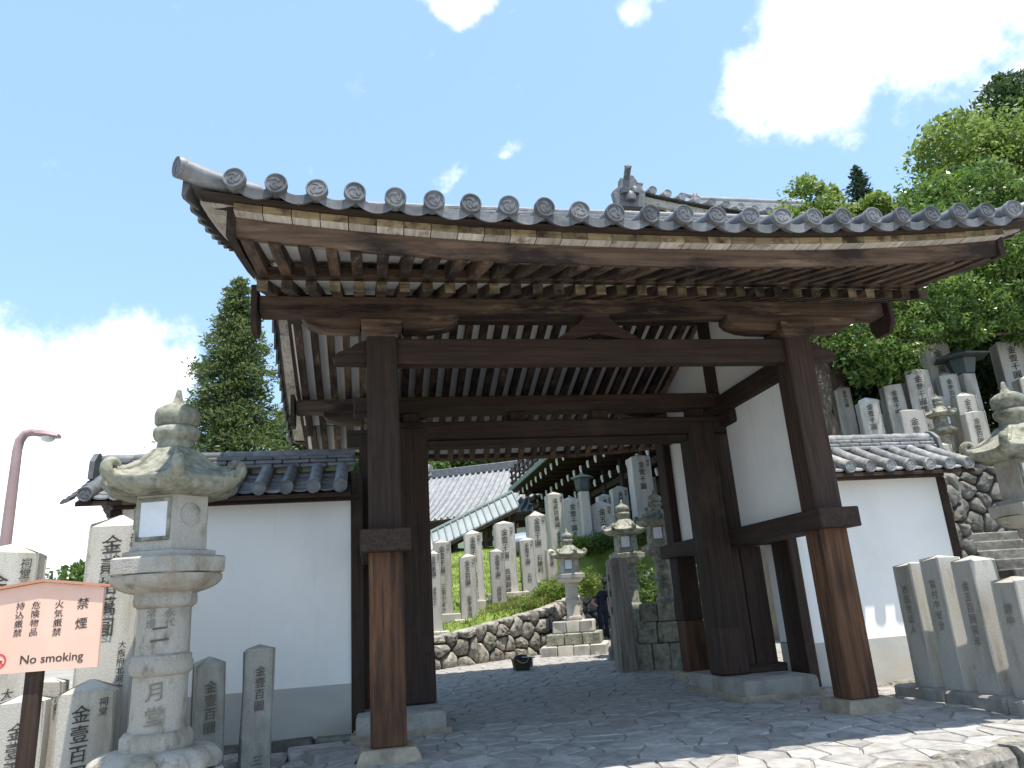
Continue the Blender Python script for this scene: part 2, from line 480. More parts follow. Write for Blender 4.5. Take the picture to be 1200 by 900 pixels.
def text_mesh(chars, size, mname, pitch=1.06, vertical=True):
    """Lettering as a thin mesh in the xz plane facing -y, centred in x, its top at z = 0."""
    key = (chars, size, mname, pitch, vertical)
    if key in TXT:
        return TXT[key]
    vs, fs = [], []
    for i, ch in enumerate(list(chars) if vertical else [chars]):
        if ch == ' ':
            continue
        gv, gf = GLYPH[ch]
        off = len(vs)
        for q, (ox, oz) in enumerate(((0, 0), (.014, .004), (-.012, -.006)) if vertical else ((0, 0), (.016, 0), (-.012, .006))):   # brush-heavy strokes
            off = len(vs)
            vs += [((x + ox) * size, -.0003 * q, (y + oz - .85 - (i * pitch if vertical else 0)) * size) for x, y in gv]
            fs += [tuple(off + k for k in p) for p in gf]
    me = bpy.data.meshes.new('lettering')
    me.from_pydata(vs, [], fs)
    me.materials.append(MAT[mname])
    TXT[key] = me
    return me


def lettering(parent, chars, size, x, y, z, m='ink', pitch=1.06, vertical=True, rz=0.0, bold=0.0):
    return link('lettering', text_mesh(chars, size, m, pitch, vertical), parent, (x, y, z), rz)


def clip(poly, px, py, nx, ny):
    """Part of a convex polygon on the side (p - P).n <= 0."""
    out = []
    for i in range(len(poly)):
        a, b = poly[i], poly[(i + 1) % len(poly)]
        da = (a[0] - px) * nx + (a[1] - py) * ny
        db = (b[0] - px) * nx + (b[1] - py) * ny
        if da <= 0:
            out.append(a)
        if da * db < 0:
            t = da / (da - db)
            out.append((a[0] + (b[0] - a[0]) * t, a[1] + (b[1] - a[1]) * t))
    return out


def voronoi(pts, bound, gap, reach):
    """Shrunken convex Voronoi cells (gap = half the joint) clipped to a convex outline."""
    A = np.array(pts)
    cells = []
    for i, p in enumerate(pts):
        d = np.hypot(A[:, 0] - p[0], A[:, 1] - p[1])
        poly = list(bound)
        for j in np.argsort(d)[1:24]:
            if d[j] > reach:
                break
            q = pts[j]
            L = max(d[j], 1e-6)
            nx, ny = (q[0] - p[0]) / L, (q[1] - p[1]) / L
            k = L / 2 - gap
            poly = clip(poly, p[0] + nx * k, p[1] + ny * k, nx, ny)
            if len(poly) < 3:
                break
        cells.append(poly if len(poly) >= 3 else None)
    return cells


def jitter_grid(x0, x1, y0, y1, dx, dy, j=.42, r=rnd):
    out = []
    ny = max(1, int(round((y1 - y0) / dy)))
    nx = max(1, int(round((x1 - x0) / dx)))
    for b in range(ny):
        for a in range(nx):
            out.append((x0 + (a + .5 + (.25 if b % 2 else -.25) + r.uniform(-j, j)) * (x1 - x0) / nx, y0 + (b + .5 + r.uniform(-j, j)) * (y1 - y0) / ny))
    return out


def stone_face(poly, depth, r, cx, cz, bulge=.35):
    """A wall stone from its outline (x, z): front rounded towards -y, back at y = depth. Returns an MB centred on (cx, cz)."""
    n = len(poly)
    loc = [(p[0] - cx, p[1] - cz) for p in poly]
    # split long edges so that the outline is not a plain polygon
    pts = []
    for i in range(n):
        a, b = loc[i], loc[(i + 1) % n]
        pts.append((a[0] * .86 + (b[0] * .14), a[1] * .86 + b[1] * .14))
        mx, mz = (a[0] + b[0]) / 2, (a[1] + b[1]) / 2
        k = 1 + r.uniform(-.03, .03)
        pts.append((mx * k, mz * k))
        pts.append((a[0] * .14 + b[0] * .86, a[1] * .14 + b[1] * .86))
    sz = min(.3, max(.05, math.sqrt(abs(sum(loc[i][0] * loc[(i + 1) % n][1] - loc[(i + 1) % n][0] * loc[i][1] for i in range(n))) / 2)))
    b = MB()
    prof = [(1.0, depth), (1.0, .03 * sz), (.955, -.13 * sz), (.84, -bulge * .58 * sz), (.60, -bulge * .74 * sz), (.30, -bulge * .80 * sz)]
    ph = [r.uniform(0, 6.28) for _ in range(4)]
    rings = []
    for k, yy in prof:
        ring = []
        for i, p in enumerate(pts):
            w = 0 if k == 1.0 else sz * (.055 * (math.sin(p[0] * 31 + ph[0]) + math.sin(p[1] * 37 + ph[1])) * (1.1 - k) + r.uniform(-.035, .035))
            ring.append((p[0] * k, yy + w, p[1] * k))
        rings.append(ring)
    b.loft(rings)
    return b


def leaf_object(name, P, S, mname, parent=None, aspect=.45, seed=1, up=0.0, out=None, droop=0.0):
    """Many small folded leaves: one diamond each."""
    rg = np.random.default_rng(seed)
    n = len(P)
    P = np.asarray(P, float)
    S = np.broadcast_to(np.asarray(S, float), (n,))
    u = rg.normal(size=(n, 3))
    if out is not None:
        u = u * .8 + out
    u[:, 2] -= droop
    u /= np.linalg.norm(u, axis=1)[:, None] + 1e-9
    w = rg.normal(size=(n, 3))
    w[:, 2] += up * 2.0
    v = np.cross(u, w)
    v /= np.linalg.norm(v, axis=1)[:, None] + 1e-9
    nn = np.cross(u, v)
    a = S[:, None]
    V = np.empty((n, 4, 3))
    V[:, 0] = P - u * a
    V[:, 1] = P + v * a * aspect + nn * a * .12
    V[:, 2] = P + u * a
    V[:, 3] = P - v * a * aspect + nn * a * .12
    me = bpy.data.meshes.new(name)
    me.vertices.add(4 * n)
    me.vertices.foreach_set('co', V.reshape(-1).astype(np.float32))
    me.loops.add(4 * n)
    me.loops.foreach_set('vertex_index', np.arange(4 * n, dtype=np.int32))
    me.polygons.add(n)
    me.polygons.foreach_set('loop_start', np.arange(0, 4 * n, 4, dtype=np.int32))
    me.polygons.foreach_set('loop_total', np.full(n, 4, dtype=np.int32))
    me.materials.append(MAT[mname])
    me.update(calc_edges=True)
    me.validate()
    o = link(name, me, parent)
    return o


def crown_points(lobes, n, seed, shell=.62):
    """Points in the outer shell of many ellipsoid lobes (centre, radii); returns points and outward directions."""
    rg = np.random.default_rng(seed)
    vol = np.array([l[1][0] * l[1][1] + l[1][1] * l[1][2] for l in lobes])
    k = rg.choice(len(lobes), n, p=vol / vol.sum())
    C = np.array([l[0] for l in lobes])[k]
    Rr = np.array([l[1] for l in lobes])[k]
    d = rg.normal(size=(n, 3))
    d /= np.linalg.norm(d, axis=1)[:, None]
    rr = shell + (1 - shell) * rg.random(n) ** .6
    rr *= 1 + .10 * np.sin(d[:, 0] * 7 + k) + .10 * np.sin(d[:, 1] * 9 + 2 * k) + .08 * np.sin(d[:, 2] * 11 + 3 * k)
    return C + d * Rr * rr[:, None], d


def tree(name, label, base, height, spread, mname, n=7000, leaf=.18, seed=1, lobes=9, trunk_r=.25, group=None, crown_from=.35, aspect=.5, flat_k=.75, clump=6):
    rg = random.Random(seed)
    t = thing(name, label, 'tree', base, 0, group)
    L = []
    cz = height * (1 + crown_from) / 2
    hz = height * (1 - crown_from) / 2
    b = MB()
    b.tube([(0, 0, -.4), (rg.uniform(-.1, .1), rg.uniform(-.1, .1), height * crown_from), (rg.uniform(-.3, .3), rg.uniform(-.3, .3), height * .85)], [trunk_r, trunk_r * .75, trunk_r * .18], 9)
    for i in range(lobes):
        a = i * 2.4 + rg.uniform(-.4, .4)
        f = rg.uniform(.15, 1)
        zz = cz + hz * rg.uniform(-.75, .72)
        w = math.sqrt(max(.08, 1 - ((zz - cz) / hz) ** 2))
        c = (math.cos(a) * spread * .62 * f * w, math.sin(a) * spread * .62 * f * w, zz)
        rr = spread * rg.uniform(.34, .52)
        L.append((c, (rr, rr, rr * flat_k)))
        b.tube([(0, 0, height * crown_from * .8), (c[0] * .5, c[1] * .5, (height * crown_from + c[2]) / 2), c], [trunk_r * .5, trunk_r * .3, trunk_r * .1], 6)
    # smaller clumps on the lobes give an uneven outline
    L2 = []
    for c, r in L:
        for _ in range(clump):
            d = Vector((rg.gauss(0, 1), rg.gauss(0, 1), rg.gauss(0, 1) + .25)).normalized()
            k = rg.uniform(.28, .5)
            L2.append(((c[0] + d.x * r[0] * .8, c[1] + d.y * r[1] * .8, c[2] + d.z * r[2] * .8), (r[0] * k, r[1] * k, r[2] * k)))
    P, d = crown_points(L + L2 * 2, n, seed)
    b.build('trunk', 'bark', t, smooth=50)
    leaf_object('crown', P, leaf * np.random.default_rng(seed).uniform(.6, 1.3, n), mname, t, aspect, seed, .35)
    return t


def ground_z(x, y):
    """Height of the paved way: level under the gate, rising gently behind it, falling a little in front and to the left."""
    z = float(np.interp(y, [-3.2, -.4, 4.5, 7, 10, 30], [-.10, 0, 0, .15, .22, .30]))
    if x < -.3:
        z -= .08 * min(1, (-.3 - x) / .6) * (1 if y < 2 else max(0, 1 - (y - 2)))
    return z

# ---------------------------------------------------------------- the setting: ground, paved way, kerb, hillside
g = MB()
g.add([(-900, -900, -.55), (900, -900, -.55), (900, 900, -.55), (-900, 900, -.55)], [(0, 1, 2, 3)])
tag(g.build('ground', 'fore_ground'), kind='structure')


def step_y(x):
    return -2.24 + (x - 3.83) * .279


court = MB()
xs = [-14 + .5 * i for i in range(61)]
rows = []
for t in range(56):
    row = []
    for x in xs:
        y0 = step_y(x)
        y = y0 + (26 - y0) * (t / 55) ** 1.3
        row.append((x, y, ground_z(x, y) - .014))
    rows.append(row)
court.loft([[(p[0], p[1], -.56) for p in rows[0]]] + rows, closed=False)
paving = tag(court.build('paved_way', 'mortar'), kind='structure')
outline = [(-1.5, -3.72), (6.9, -1.40), (8.2, 5), (8.2, 15.5), (-2.2, 15.5), (-2.2, 2)]
pts = [p for p in jitter_grid(-2.4, 8.3, -3.8, 15.6, .325, .26, .55)]
pts = [p for p in pts if rnd.random() > .10 and p[1] > step_y(p[0]) + .02 and not (p[0] < -1.5 and p[1] < 2)]
cells = voronoi(pts, outline, .008, 1.3)
stones = []
for p, poly in zip(pts, cells):
    if not poly:
        continue
    if p[1] > 8.7 + (p[0] - 1.6) * .62 and p[0] < 5.3:
        continue
    d = Vector((p[0], p[1], 0)) - CAM
    zf = d.dot(FW)
    u, v = d.dot(RT) / zf, d.dot(UP) / zf
    inview = zf > 0 and abs(u) < .74 and -.56 < v
    stones.append((zf if inview else 500 + abs(d.length), p, poly))
stones.sort(key=lambda s: s[0])
rest = MB()
for k, (dd, p, poly) in enumerate(stones):
    z = ground_z(*p) + rnd.uniform(-.006, .006)
    tx, ty = rnd.uniform(-.012, .012), rnd.uniform(-.012, .012)
    own = k < 300
    ox, oy = (p[0], p[1]) if own else (0, 0)
    b = MB() if own else rest
    loc = []
    n = len(poly)
    for i in range(n):                       # uneven edges: one extra point a side
        a, c = poly[i], poly[(i + 1) % n]
        loc.append(a)
        j = rnd.uniform(-.035, .0) * math.hypot(c[0] - a[0], c[1] - a[1])
        mx, my = (a[0] + c[0]) / 2, (a[1] + c[1]) / 2
        L = math.hypot(mx - p[0], my - p[1]) + 1e-6
        loc.append((mx + (mx - p[0]) / L * j, my + (my - p[1]) / L * j))
    def H(q, dz, s):
        x, y = p[0] + (q[0] - p[0]) * s, p[1] + (q[1] - p[1]) * s
        return (x - ox, y - oy, (ground_z(x, y) if not own else ground_z(x, y) - ground_z(*p)) + (rnd.uniform(-.001, .001) + dz + tx * (x - p[0]) + ty * (y - p[1])) + (0 if own else 0))
    b.loft([[H(q, -.05, 1.0) for q in loc], [H(q, -.012, 1.0) for q in loc], [H(q, 0, .955) for q in loc]])
    if own:
        b.build('paving_stone', 'paving', paving, smooth=40, loc=(p[0], p[1], z))
tag(rest.build('paving_stones', 'paving', paving, smooth=40), kind='stuff')

kerb = tag(link('kerb', None), kind='structure')
x = -4.2
while x < 9.5:
    w = rnd.uniform(.9, 1.5)
    xm = x + w / 2
    o = MB()
    prof = [(-.16, -.56), (-.17, -.06), (-.13, -.012), (.10, -.004), (.12, -.05), (.12, -.56)]
    rings = []
    for i in range(9):
        t = -w / 2 + .012 + (w - .024) * i / 8
        rings.append([(t, a + rnd.uniform(-.014, .014), b + rnd.uniform(-.012, .012) + .008) for a, b in prof])
    o.loft(rings)
    o.build('kerb_stone', 'rock', kerb, smooth=35, loc=(xm, step_y(xm) - .02, ground_z(xm, step_y(xm))), rot=math.atan(.279))
    x += w

# ---------------------------------------------------------------- the banks behind the gate
WALL_LINE = [(-3.0, 7.4), (1.05, 8.45), (2.08, 8.95), (3.97, 10.1), (5.0, 11.0), (5.95, 15.2), (9.0, 16.0)]


def wall_y(x):
    return float(np.interp(x, [p[0] for p in WALL_LINE], [p[1] for p in WALL_LINE]))


def hill_z(x, y):
    za = .90 + .20 * (y - 9.3) + .07 * (x - 1.24)
    if x > 4.8:
        za += .25 * min(1, (x - 4.8) / 2)
    za = min(za, 3.75)
    za += .05 * math.sin(x * 1.7 + y) + .04 * math.sin(y * 2.3 - x * .6)
    a = min(1.0, max(0.0, (y - wall_y(x) - .25) / .25))
    zA = -.7 + (za + .7) * a
    za = min(za, 3.6 + .1 * max(0, 9 - x)) if x > 7 else za
    zb = 3.45 + .20 * (min(y, 9) - 5) + .05 * (x - 9) - .5 * max(0, y - 9) + .04 * math.sin(x * 2 + y)
    b = min(1.0, max(0.0, (y - 4.75) / .25)) * min(1.0, max(0.0, (x - 8.9) / .3))
    zB = -.7 + (zb + .7) * b
    return max(zA, zB)


hb = MB()
hb.loft([[(x, y, hill_z(x, y)) for x in np.arange(-1.2, 30, .35)] for y in np.arange(4.0, 44, .35)], closed=False)
hill = tag(hb.build('grass_bank', ['turf', 'earth'], smooth=60), kind='structure')
for pf in hill.data.polygons:
    if pf.center.x > 8.8 and pf.center.y < 14:
        pf.material_index = 1
far_h = MB()
far_h.loft([[(x, y, -2 + (20 / (1 + math.exp(-(y - 62) / 9)) + .22 * max(0, x - 8) + .8 * math.sin(x * .11) + .6 * math.sin(y * .17)) * min(1, max(0, (x + 14) / 12))) for x in np.arange(-20, 150, 3)] for y in np.arange(44, 150, 4)], closed=False)
tag(far_h.build('wooded_hill', 'earth', smooth=60), kind='structure')
# short grass: blades over the bank, nobody could count them
rg = np.random.default_rng(3)
P = []
while len(P) < 26000:
    x, y = rg.uniform(.6, 9.5), 8.5 + 14 * rg.random() ** 1.3
    if y > wall_y(x) + .5:
        P.append((x, y, hill_z(x, y) + .02))
for _ in range(9000):
    x, y = rg.uniform(2.6, 6.3), rg.uniform(.3, 1.9)
    P.append((x, wall_y(x) + y, hill_z(x, wall_y(x) + y) + .05 + .10 * rg.random()))
tag(leaf_object('grass', P, rg.uniform(.025, .075, len(P)), 'blade', None, .16, 5, 0, out=np.tile((0, 0, 1.3), (len(P), 1))), 'short bright green grass on the bank behind the pillars', 'grass', kind='stuff')


def stone_wall(name, label, line, zlo, zhi, cell, m, seed, gap=.014, group=None, depth=.22):
    """A dry-stone retaining wall along a polyline; every stone is a part."""
    rr = random.Random(seed)
    t = thing(name, label, 'stone wall', (line[0][0], line[0][1], 0), 0, group)
    o = Vector((line[0][0], line[0][1]))
    core = MB()
    for (a, b), (za, zb), (ta, tb) in zip(zip(line[:-1], line[1:]), zip(zlo[:-1], zlo[1:]), zip(zhi[:-1], zhi[1:])):
        A, B = Vector(a), Vector(b)
        L = (B - A).length
        d = (B - A) / L
        nrm = Vector((d.y, -d.x))                # towards the viewer's side
        ang = math.atan2(d.y, d.x)
        bound = [(0, za), (L, zb), (L, tb), (0, ta)]
        seeds = [q for q in jitter_grid(0, L, min(za, zb), max(ta, tb), cell, cell * .72, .40, rr)]
        seeds = [q for q in seeds if np.interp(q[0], [0, L], [za, zb]) - .1 < q[1] < np.interp(q[0], [0, L], [ta, tb]) + .1]
        for q, poly in zip(seeds, voronoi(seeds, bound, gap, cell * 4)):
            if not poly:
                continue
            cx = sum(p[0] for p in poly) / len(poly)
            cz = sum(p[1] for p in poly) / len(poly)
            b = stone_face(poly, depth, rr, cx, cz, rr.uniform(.3, .55))
            P = A + d * cx - o
            b.build('wall_stone', m, t, smooth=48, loc=(P.x, P.y, cz), rot=ang)
        q0, q1 = A - o - nrm * .09, B - o - nrm * .09
        r0, r1 = A - o - nrm * (depth + .1), B - o - nrm * (depth + .1)
        core.loft([[(q0.x, q0.y, za - .3), (q0.x, q0.y, ta - .03), (r0.x, r0.y, ta - .03), (r0.x, r0.y, za - .3)], [(q1.x, q1.y, zb - .3), (q1.x, q1.y, tb - .03), (r1.x, r1.y, tb - .03), (r1.x, r1.y, zb - .3)]])
    core.build('wall_fill', 'earth', t)
    return t


stone_wall('retaining_wall', 'low dry stone retaining wall under the grass bank behind the gate', WALL_LINE[:5], [.05, .15, .15, .18, .2], [.45, .80, .95, 1.25, 1.5], .38, 'rock', 4)
stone_wall('retaining_wall', 'taller rough stone wall at the back of the path behind the person', WALL_LINE[4:], [.2, .25, .28], [1.5, 1.9, 2.2], .5, 'rock', 5)

# ---------------------------------------------------------------- the gate
W, D = 5.0, 2.1
XC = 2.5
gate = thing('temple_gate', 'large dark timber temple gate with grey tiled gable roof and open doorway', 'gate')


def rise(x, k=1.0):
    return k * .24 * (abs(x - XC) / 4.1) ** 2.3


# posts
PW = .335
for i, x in enumerate((0.0, W)):
    for y, nm in ((0.0, 'front'), (2 * D, 'rear')):
        p = link('corner_post', None, gate, (x, y, 0))
        top = 4.24
        cut = 2.02 if nm == 'front' else .9
        MB().box((0, 0, (cut + top) / 2), (PW, PW, top - cut), None, .018).build('upper_shaft', 'wood_dark_z' if i == 0 else 'wood_red_z', p)
        MB().box((0, 0, (.11 + cut) / 2), (PW + .006, PW + .006, cut - .11), None, .02).build('lower_shaft', 'wood_warm', p)
        b = MB()
        rings = [[(sx * s, sy * s, z) for sx, sy in ((-1, -1), (1, -1), (1, 1), (-1, 1))] for s, z in ((.30, -.12), (.295, .02), (.262, .10), (.24, .118))]
        b.loft(rings)
        b.build('base_stone', 'tan_stone', p, smooth=30)
# main posts, stone plinths, plank jambs
for s, x in ((-1, .42), (1, W - .42)):
    p = link('main_post', None, gate, (x, D, 0))
    MB().box((0, 0, 1.98), (.40, .40, 3.46), None, .03).build('shaft', 'wood_dark_z', p)
    MB().box((0, 0, .55), (.412, .412, .62), None, .03).build('shaft_foot', 'wood_red_z', p)
    pl = link('plinth', None, gate, (x + s * .25, D, 0))
    o = MB()
    rings = []
    hx, hy = .50, .86
    for k, z in ((1.0, .055), (1.0, .19), (.985, .225), (.95, .24)):
        rings.append([(sx * hx * k, sy * hy * k, z) for sx, sy in ((-1, -1), (1, -1), (1, 1), (-1, 1))])
    o.loft(rings)
    o.build('plinth_slab', 'granite_dark', pl, smooth=30)
    for cx, cy, dx, dy in ((0, -hy + .1, 2 * hx + .12, .26), (0, hy - .1, 2 * hx + .12, .26), (-hx + .06, 0, .18, 2 * hy - .26), (hx - .06, 0, .18, 2 * hy - .26)):
        bx('plinth_curb', (cx, cy, -.005), (dx, dy, .13), 'tan_stone', pl, .015)
    # plank panel between the main post and the wall
    for k in range(3):
        bx('jamb_plank', (x + s * (.29 + .165 * k), D - .02 * (k % 2), 1.07), (.160, .09, 1.66), 'wood_red_z', gate, .008)
    for k in range(3):
        bx('jamb_plank', (x + s * (.29 + .165 * k), D + .01 * (k % 2), 2.9), (.160, .08, 1.50), 'wood_dark_z', gate, .008)
    bx('wall_post', (x + s * (.73 if s < 0 else .98), D - .20, 1.55), (.15, .46, 3.06), 'wood_dark_z', gate, .012)
    bx('jamb_rail', (x + s * .55, D, 2.02), (.78, .20, .22), 'wood_dark_x', gate, .012)
    bx('base_rail', (x + s * .50, D - .02, .29), (.56, .22, .11), 'wood_dark_x', gate, .012)

# side frames: waist beams, plaster panels, upper beams
for s, x in ((-1, 0.0), (1, W)):
    bx('waist_beam', (x, D, 2.02), (.50, 2 * D + .66, .222), 'wood_red_y', gate, .012)
    for y0, y1 in ((PW / 2 - .01, D - .19), (D + .19, 2 * D - PW / 2 + .01)):
        bx('side_panel', (x, (y0 + y1) / 2, 2.96), (.07, y1 - y0, 1.68), 'plaster', gate, 0)
    bx('side_beam', (x, D, 3.93), (.24, 2 * D + .2, .27), 'wood_dark_y', gate, .012)
    for yy in (D - .36, D + .36):
        bx('bracket_block', (x, yy, 3.70), (.25, .36, .20), 'wood_dark_y', gate, .02)
    # gable infill above the side beam
    b = MB()
    b.prism([(.15, 4.06), (2 * D - .15, 4.06), (2 * D - .15, 4.60), (D, 5.40), (.15, 4.60)], 0, x - .035, x + .035)
    b.build('gable_panel', 'plaster', gate)
    bx('king_strut', (x, D, 4.72), (.22, .26, 1.30), 'wood_dark_z', gate, .012)
# lintels in the plane of the main posts
bx('lintel', (XC, D, 3.655), (W + .3, .36, .24), 'wood_dark_x', gate, .014)
bx('lintel', (XC, D + .03, 3.49), (W - 1.24, .26, .085), 'wood_dark_x', gate, .012)
bx('lintel', (XC, D, 4.03), (W + .7, .30, .22), 'wood_dark_x', gate, .014)
for x in (.42, 1.9, 3.1, W - .42):
    bx('lintel_strut', (x, D, 3.847), (.24, .20, .143), 'wood_dark_z', gate, .01)
bx('rear_tie_beam', (XC, 2 * D, 4.07), (W + 1.0, .22, .28), 'wood_dark_x', gate, .014)
# red tie beam with carved noses at both ends
b = MB()
b.box((XC, 0, 4.075), (W - PW + .02, .20, .29), None, .012)
b.build('head_tie_beam', 'wood_red_x', gate)
for s, x in ((-1, -PW / 2), (1, W + PW / 2)):
    o = MB()
    o.prism([(x, 3.945), (x + s * .34, 3.955), (x + s * .36, 4.01), (x + s * .30, 4.07), (x + s * .19, 4.10), (x + s * .12, 4.16), (x, 4.21)], 1, -.09, .09)
    o.build('beam_nose', 'wood_red_x', gate)
# frog-leg strut at the middle of the beam
o = MB()
for s in (-1, 1):
    o.prism([(XC + s * .0, 4.52), (XC + s * .16, 4.50), (XC + s * .24, 4.40), (XC + s * .52, 4.222), (XC + s * .33, 4.222), (XC + s * .0, 4.30)], 1, -.07, .07)
o.build('frog_leg_strut', 'wood_red_x', gate)
bx('bearing_block', (XC, 0, 4.56), (.34, .24, .12), 'wood_red_x', gate, .03)
# capitals and boat-shaped bracket arms, front and rear
for y in (0.0, 2 * D):
    for x in (0.0, W):
        c = MB()
        c.loft([[(x + sx * a, y + sy * a, z) for sx, sy in ((-1, -1), (1, -1), (1, 1), (-1, 1))] for a, z in ((.165, 4.215), (.172, 4.24), (.222, 4.31), (.222, 4.40))])
        c.build('capital_block', 'wood_old_x', gate)
        arm = MB()
        prof = [(-.86, 4.52), (-.86, 4.455), (-.80, 4.40), (-.68, 4.355), (-.52, 4.332), (-.24, 4.33), (-.22, 4.402), (.22, 4.402), (.24, 4.33), (.52, 4.332), (.68, 4.355), (.80, 4.40), (.86, 4.455), (.86, 4.52)]
        arm.prism([(x + a, z) for a, z in prof], 1, y - .125, y + .125)
        arm.build('bracket_arm', 'wood_old_x', gate)
    bx('purlin', (XC, y, 4.615), (W + 2.60, .27, .185), 'wood_old_x', gate, .012)
    bx('purlin_fillet', (XC, y, 4.725), (W + 2.48, .20, .03), 'wood_old_x', gate, .004)
bx('ridge_purlin', (XC, D, 5.42), (W + 2.5, .26, .24), 'wood_dark_x', gate, .012)
for x in (-1.345, W + 1.345):
    for y in (0.0, 2 * D):
        o = MB()
        o.prism([(y - .20, 4.80), (y + .20, 4.80), (y + .20, 4.42), (y + .12, 4.30), (y - .12, 4.30), (y - .20, 4.42)], 0, x - .03, x + .03)
        o.build('purlin_end_board', 'wood_dark_z', gate)


def soffit(y):
    """Under side of the boards over the base rafters (front half; the rear half mirrors it)."""
    t = D - abs(y - D)                       # 0 at the purlins, D at the ridge
    return 4.74 + (.34 * t + .012 * t * t if t > 0 else .36 * t) + .115


# base rafters
NR = 33
RX = [-1.15 + (W + 2.30) * i / (NR - 1) for i in range(NR)]
for side in (1, -1):
    yy = (lambda t: t) if side == 1 else (lambda t: 2 * D - t)
    me = MB()
    ys = [-.985, -.4, 0, .7, 1.4, D - .02]
    prof = []
    for y in ys:
        prof.append([(sx * .052, yy(y), soffit(yy(y)) - .118 + dz) for sx, dz in ((-1, 0), (1, 0), (1, .112), (-1, .112))])
    me.loft(prof)
    rm = me.mesh('base_rafter', ['wood_old_y', 'wood_end'])
    for pf in rm.polygons:
        if abs(pf.normal.y) > .85 and abs(pf.center.y - yy(-.985)) < .05:
            pf.material_index = 1
    for x in RX:
        link('base_rafter', rm, gate, (x, 0, 0))
# white boards over the rafters
for side in (1, -1):
    yy = (lambda t: t) if side == 1 else (lambda t: 2 * D - t)
    o = MB()
    o.loft([[(x, yy(y), soffit(yy(y)) + dz) for x, dz in ((-1.24, 0), (W + 1.24, 0), (W + 1.24, .03), (-1.24, .03))] for y in (-.86, -.4, 0, .7, 1.4, D)])
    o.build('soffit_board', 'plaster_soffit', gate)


def fly_z(x, t):
    """Under side of the flying rafters: t = 0 at the inner board, 1 at the eave board."""
    return 4.645 - .42 * t + rise(x, t) - LOW * max(0, t)


for side in (1, -1):
    yy = (lambda t: t) if side == 1 else (lambda t: 2 * D - t)
    Y0, Y1 = -.88, -1.93
    LOW = 0.0 if side == 1 else .19           # the rear eave hangs a little lower
    # inner eave board (kioi) on the ends of the base rafters
    o = MB()
    o.box((XC, yy(-.90), 4.602), (W + 2.46, .12, .105), None, .01)
    o.build('inner_eave_board', 'wood_old_x', gate)
    for x in RX:
        o = MB()
        rings = []
        for t in (.035, .2, .4, .67, 1.0):
            y = Y0 + (Y1 - Y0) * t
            z = fly_z(x, t)
            h = .105 - .02 * max(0, t)
            dp = .075 * (1 - max(0, min(1, t))) ** .8           # deeper where they bear on the inner board
            rings.append([(sx * .048, yy(y), z + dz) for sx, dz in ((-1, -dp), (1, -dp), (1, h), (-1, h))])
        o.loft(rings)
        o.build('flying_rafter', 'wood_old_y', gate, loc=(x, 0, rnd.uniform(-.006, .006)), rot=(0, 0, rnd.uniform(-.006, .006)))
    o = MB()
    xs = [-1.24 + (W + 2.48) * i / 26 for i in range(27)]
    rings = []
    for x in xs:
        rings.append([(x, yy(-.80), fly_z(x, -.08) + .107), (x, yy(-1.93), fly_z(x, 1.0) + .088), (x, yy(-1.93), fly_z(x, 1.0) + .118), (x, yy(-.80), fly_z(x, -.08) + .137)])
    o.loft(rings)
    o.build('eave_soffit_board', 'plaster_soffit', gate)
    # eave board (kayaoi), then the short planks and the tile batten
    o = MB()
    xs = [-1.24 + (W + 2.48) * i / 40 for i in range(41)]
    o.loft([[(x, yy(-1.86), 4.265 + rise(x) - LOW), (x, yy(-1.97), 4.24 + rise(x) - LOW), (x, yy(-2.01), 4.39 + rise(x) - LOW), (x, yy(-1.86), 4.40 + rise(x) - LOW)] for x in xs])
    o.build('eave_board', 'wood_old_x', gate)
    n = 32
    for k in range(n):
        x0 = -1.24 + (W + 2.48) * k / n + .004
        x1 = -1.24 + (W + 2.48) * (k + 1) / n - .004
        o = MB()
        xm = (x0 + x1) / 2
        o.loft([[(x - xm, yy(-1.90), .0 + rise(x) - rise(xm)), (x - xm, yy(-2.115), .014 + rise(x) - rise(xm)), (x - xm, yy(-2.115), .082 + rise(x) - rise(xm)), (x - xm, yy(-1.90), .082 + rise(x) - rise(xm))] for x in (x0, x1)])
        o.f = o.f
        ob = o.build('eave_plank', ['wood_pale', 'wood_yellow'], gate, loc=(xm, 0, 4.393 + rise(xm) - LOW))
        for pf in ob.data.polygons:
            if abs(pf.normal.y) > .8:
                pf.material_index = 1
    o = MB()
    xs = [-1.50 + (W + 3.0) * i / 40 for i in range(41)]
    o.loft([[(x, yy(-1.95), 4.479 + rise(x) - LOW), (x, yy(-2.19), 4.479 + rise(x) - LOW), (x, yy(-2.20), 4.50 + rise(x) - LOW), (x, yy(-1.95), 4.51 + rise(x) - LOW)] for x in xs])
    o.build('tile_batten', 'wood_dark_x', gate)


def roof_z(x, y):
    """Top of the roof deck (tiles lie on it)."""
    t = (D + 2.30) - abs(y - D)              # 0 at the eave, 4.4 at the ridge
    return 4.53 + .20 * t + .074 * t * t + rise(x, max(0, 1 - t / 2.6)) - (.19 * max(0, 1 - t / 2.4) if y > D else 0)


XL, XR = -1.54, W + 1.54
# deck under the tiles
for side in (1, -1):
    yy = (lambda t: t) if side == 1 else (lambda t: 2 * D - t)
    o = MB()
    ys = [-1.88 + 3.98 * i / 12 for i in range(13)]
    xs = [XL + .05 + (XR - XL - .1) * i / 24 for i in range(25)]
    top = [[(x, yy(y), roof_z(x, yy(y)) - .02) for x in xs] for y in ys]
    bot = [[(x, yy(y), roof_z(x, yy(y)) - .055) for x in xs] for y in ys]
    o.loft(top, closed=False)
    o.loft(bot, closed=False)
    o.build('roof_deck', 'wood_old_y', gate)

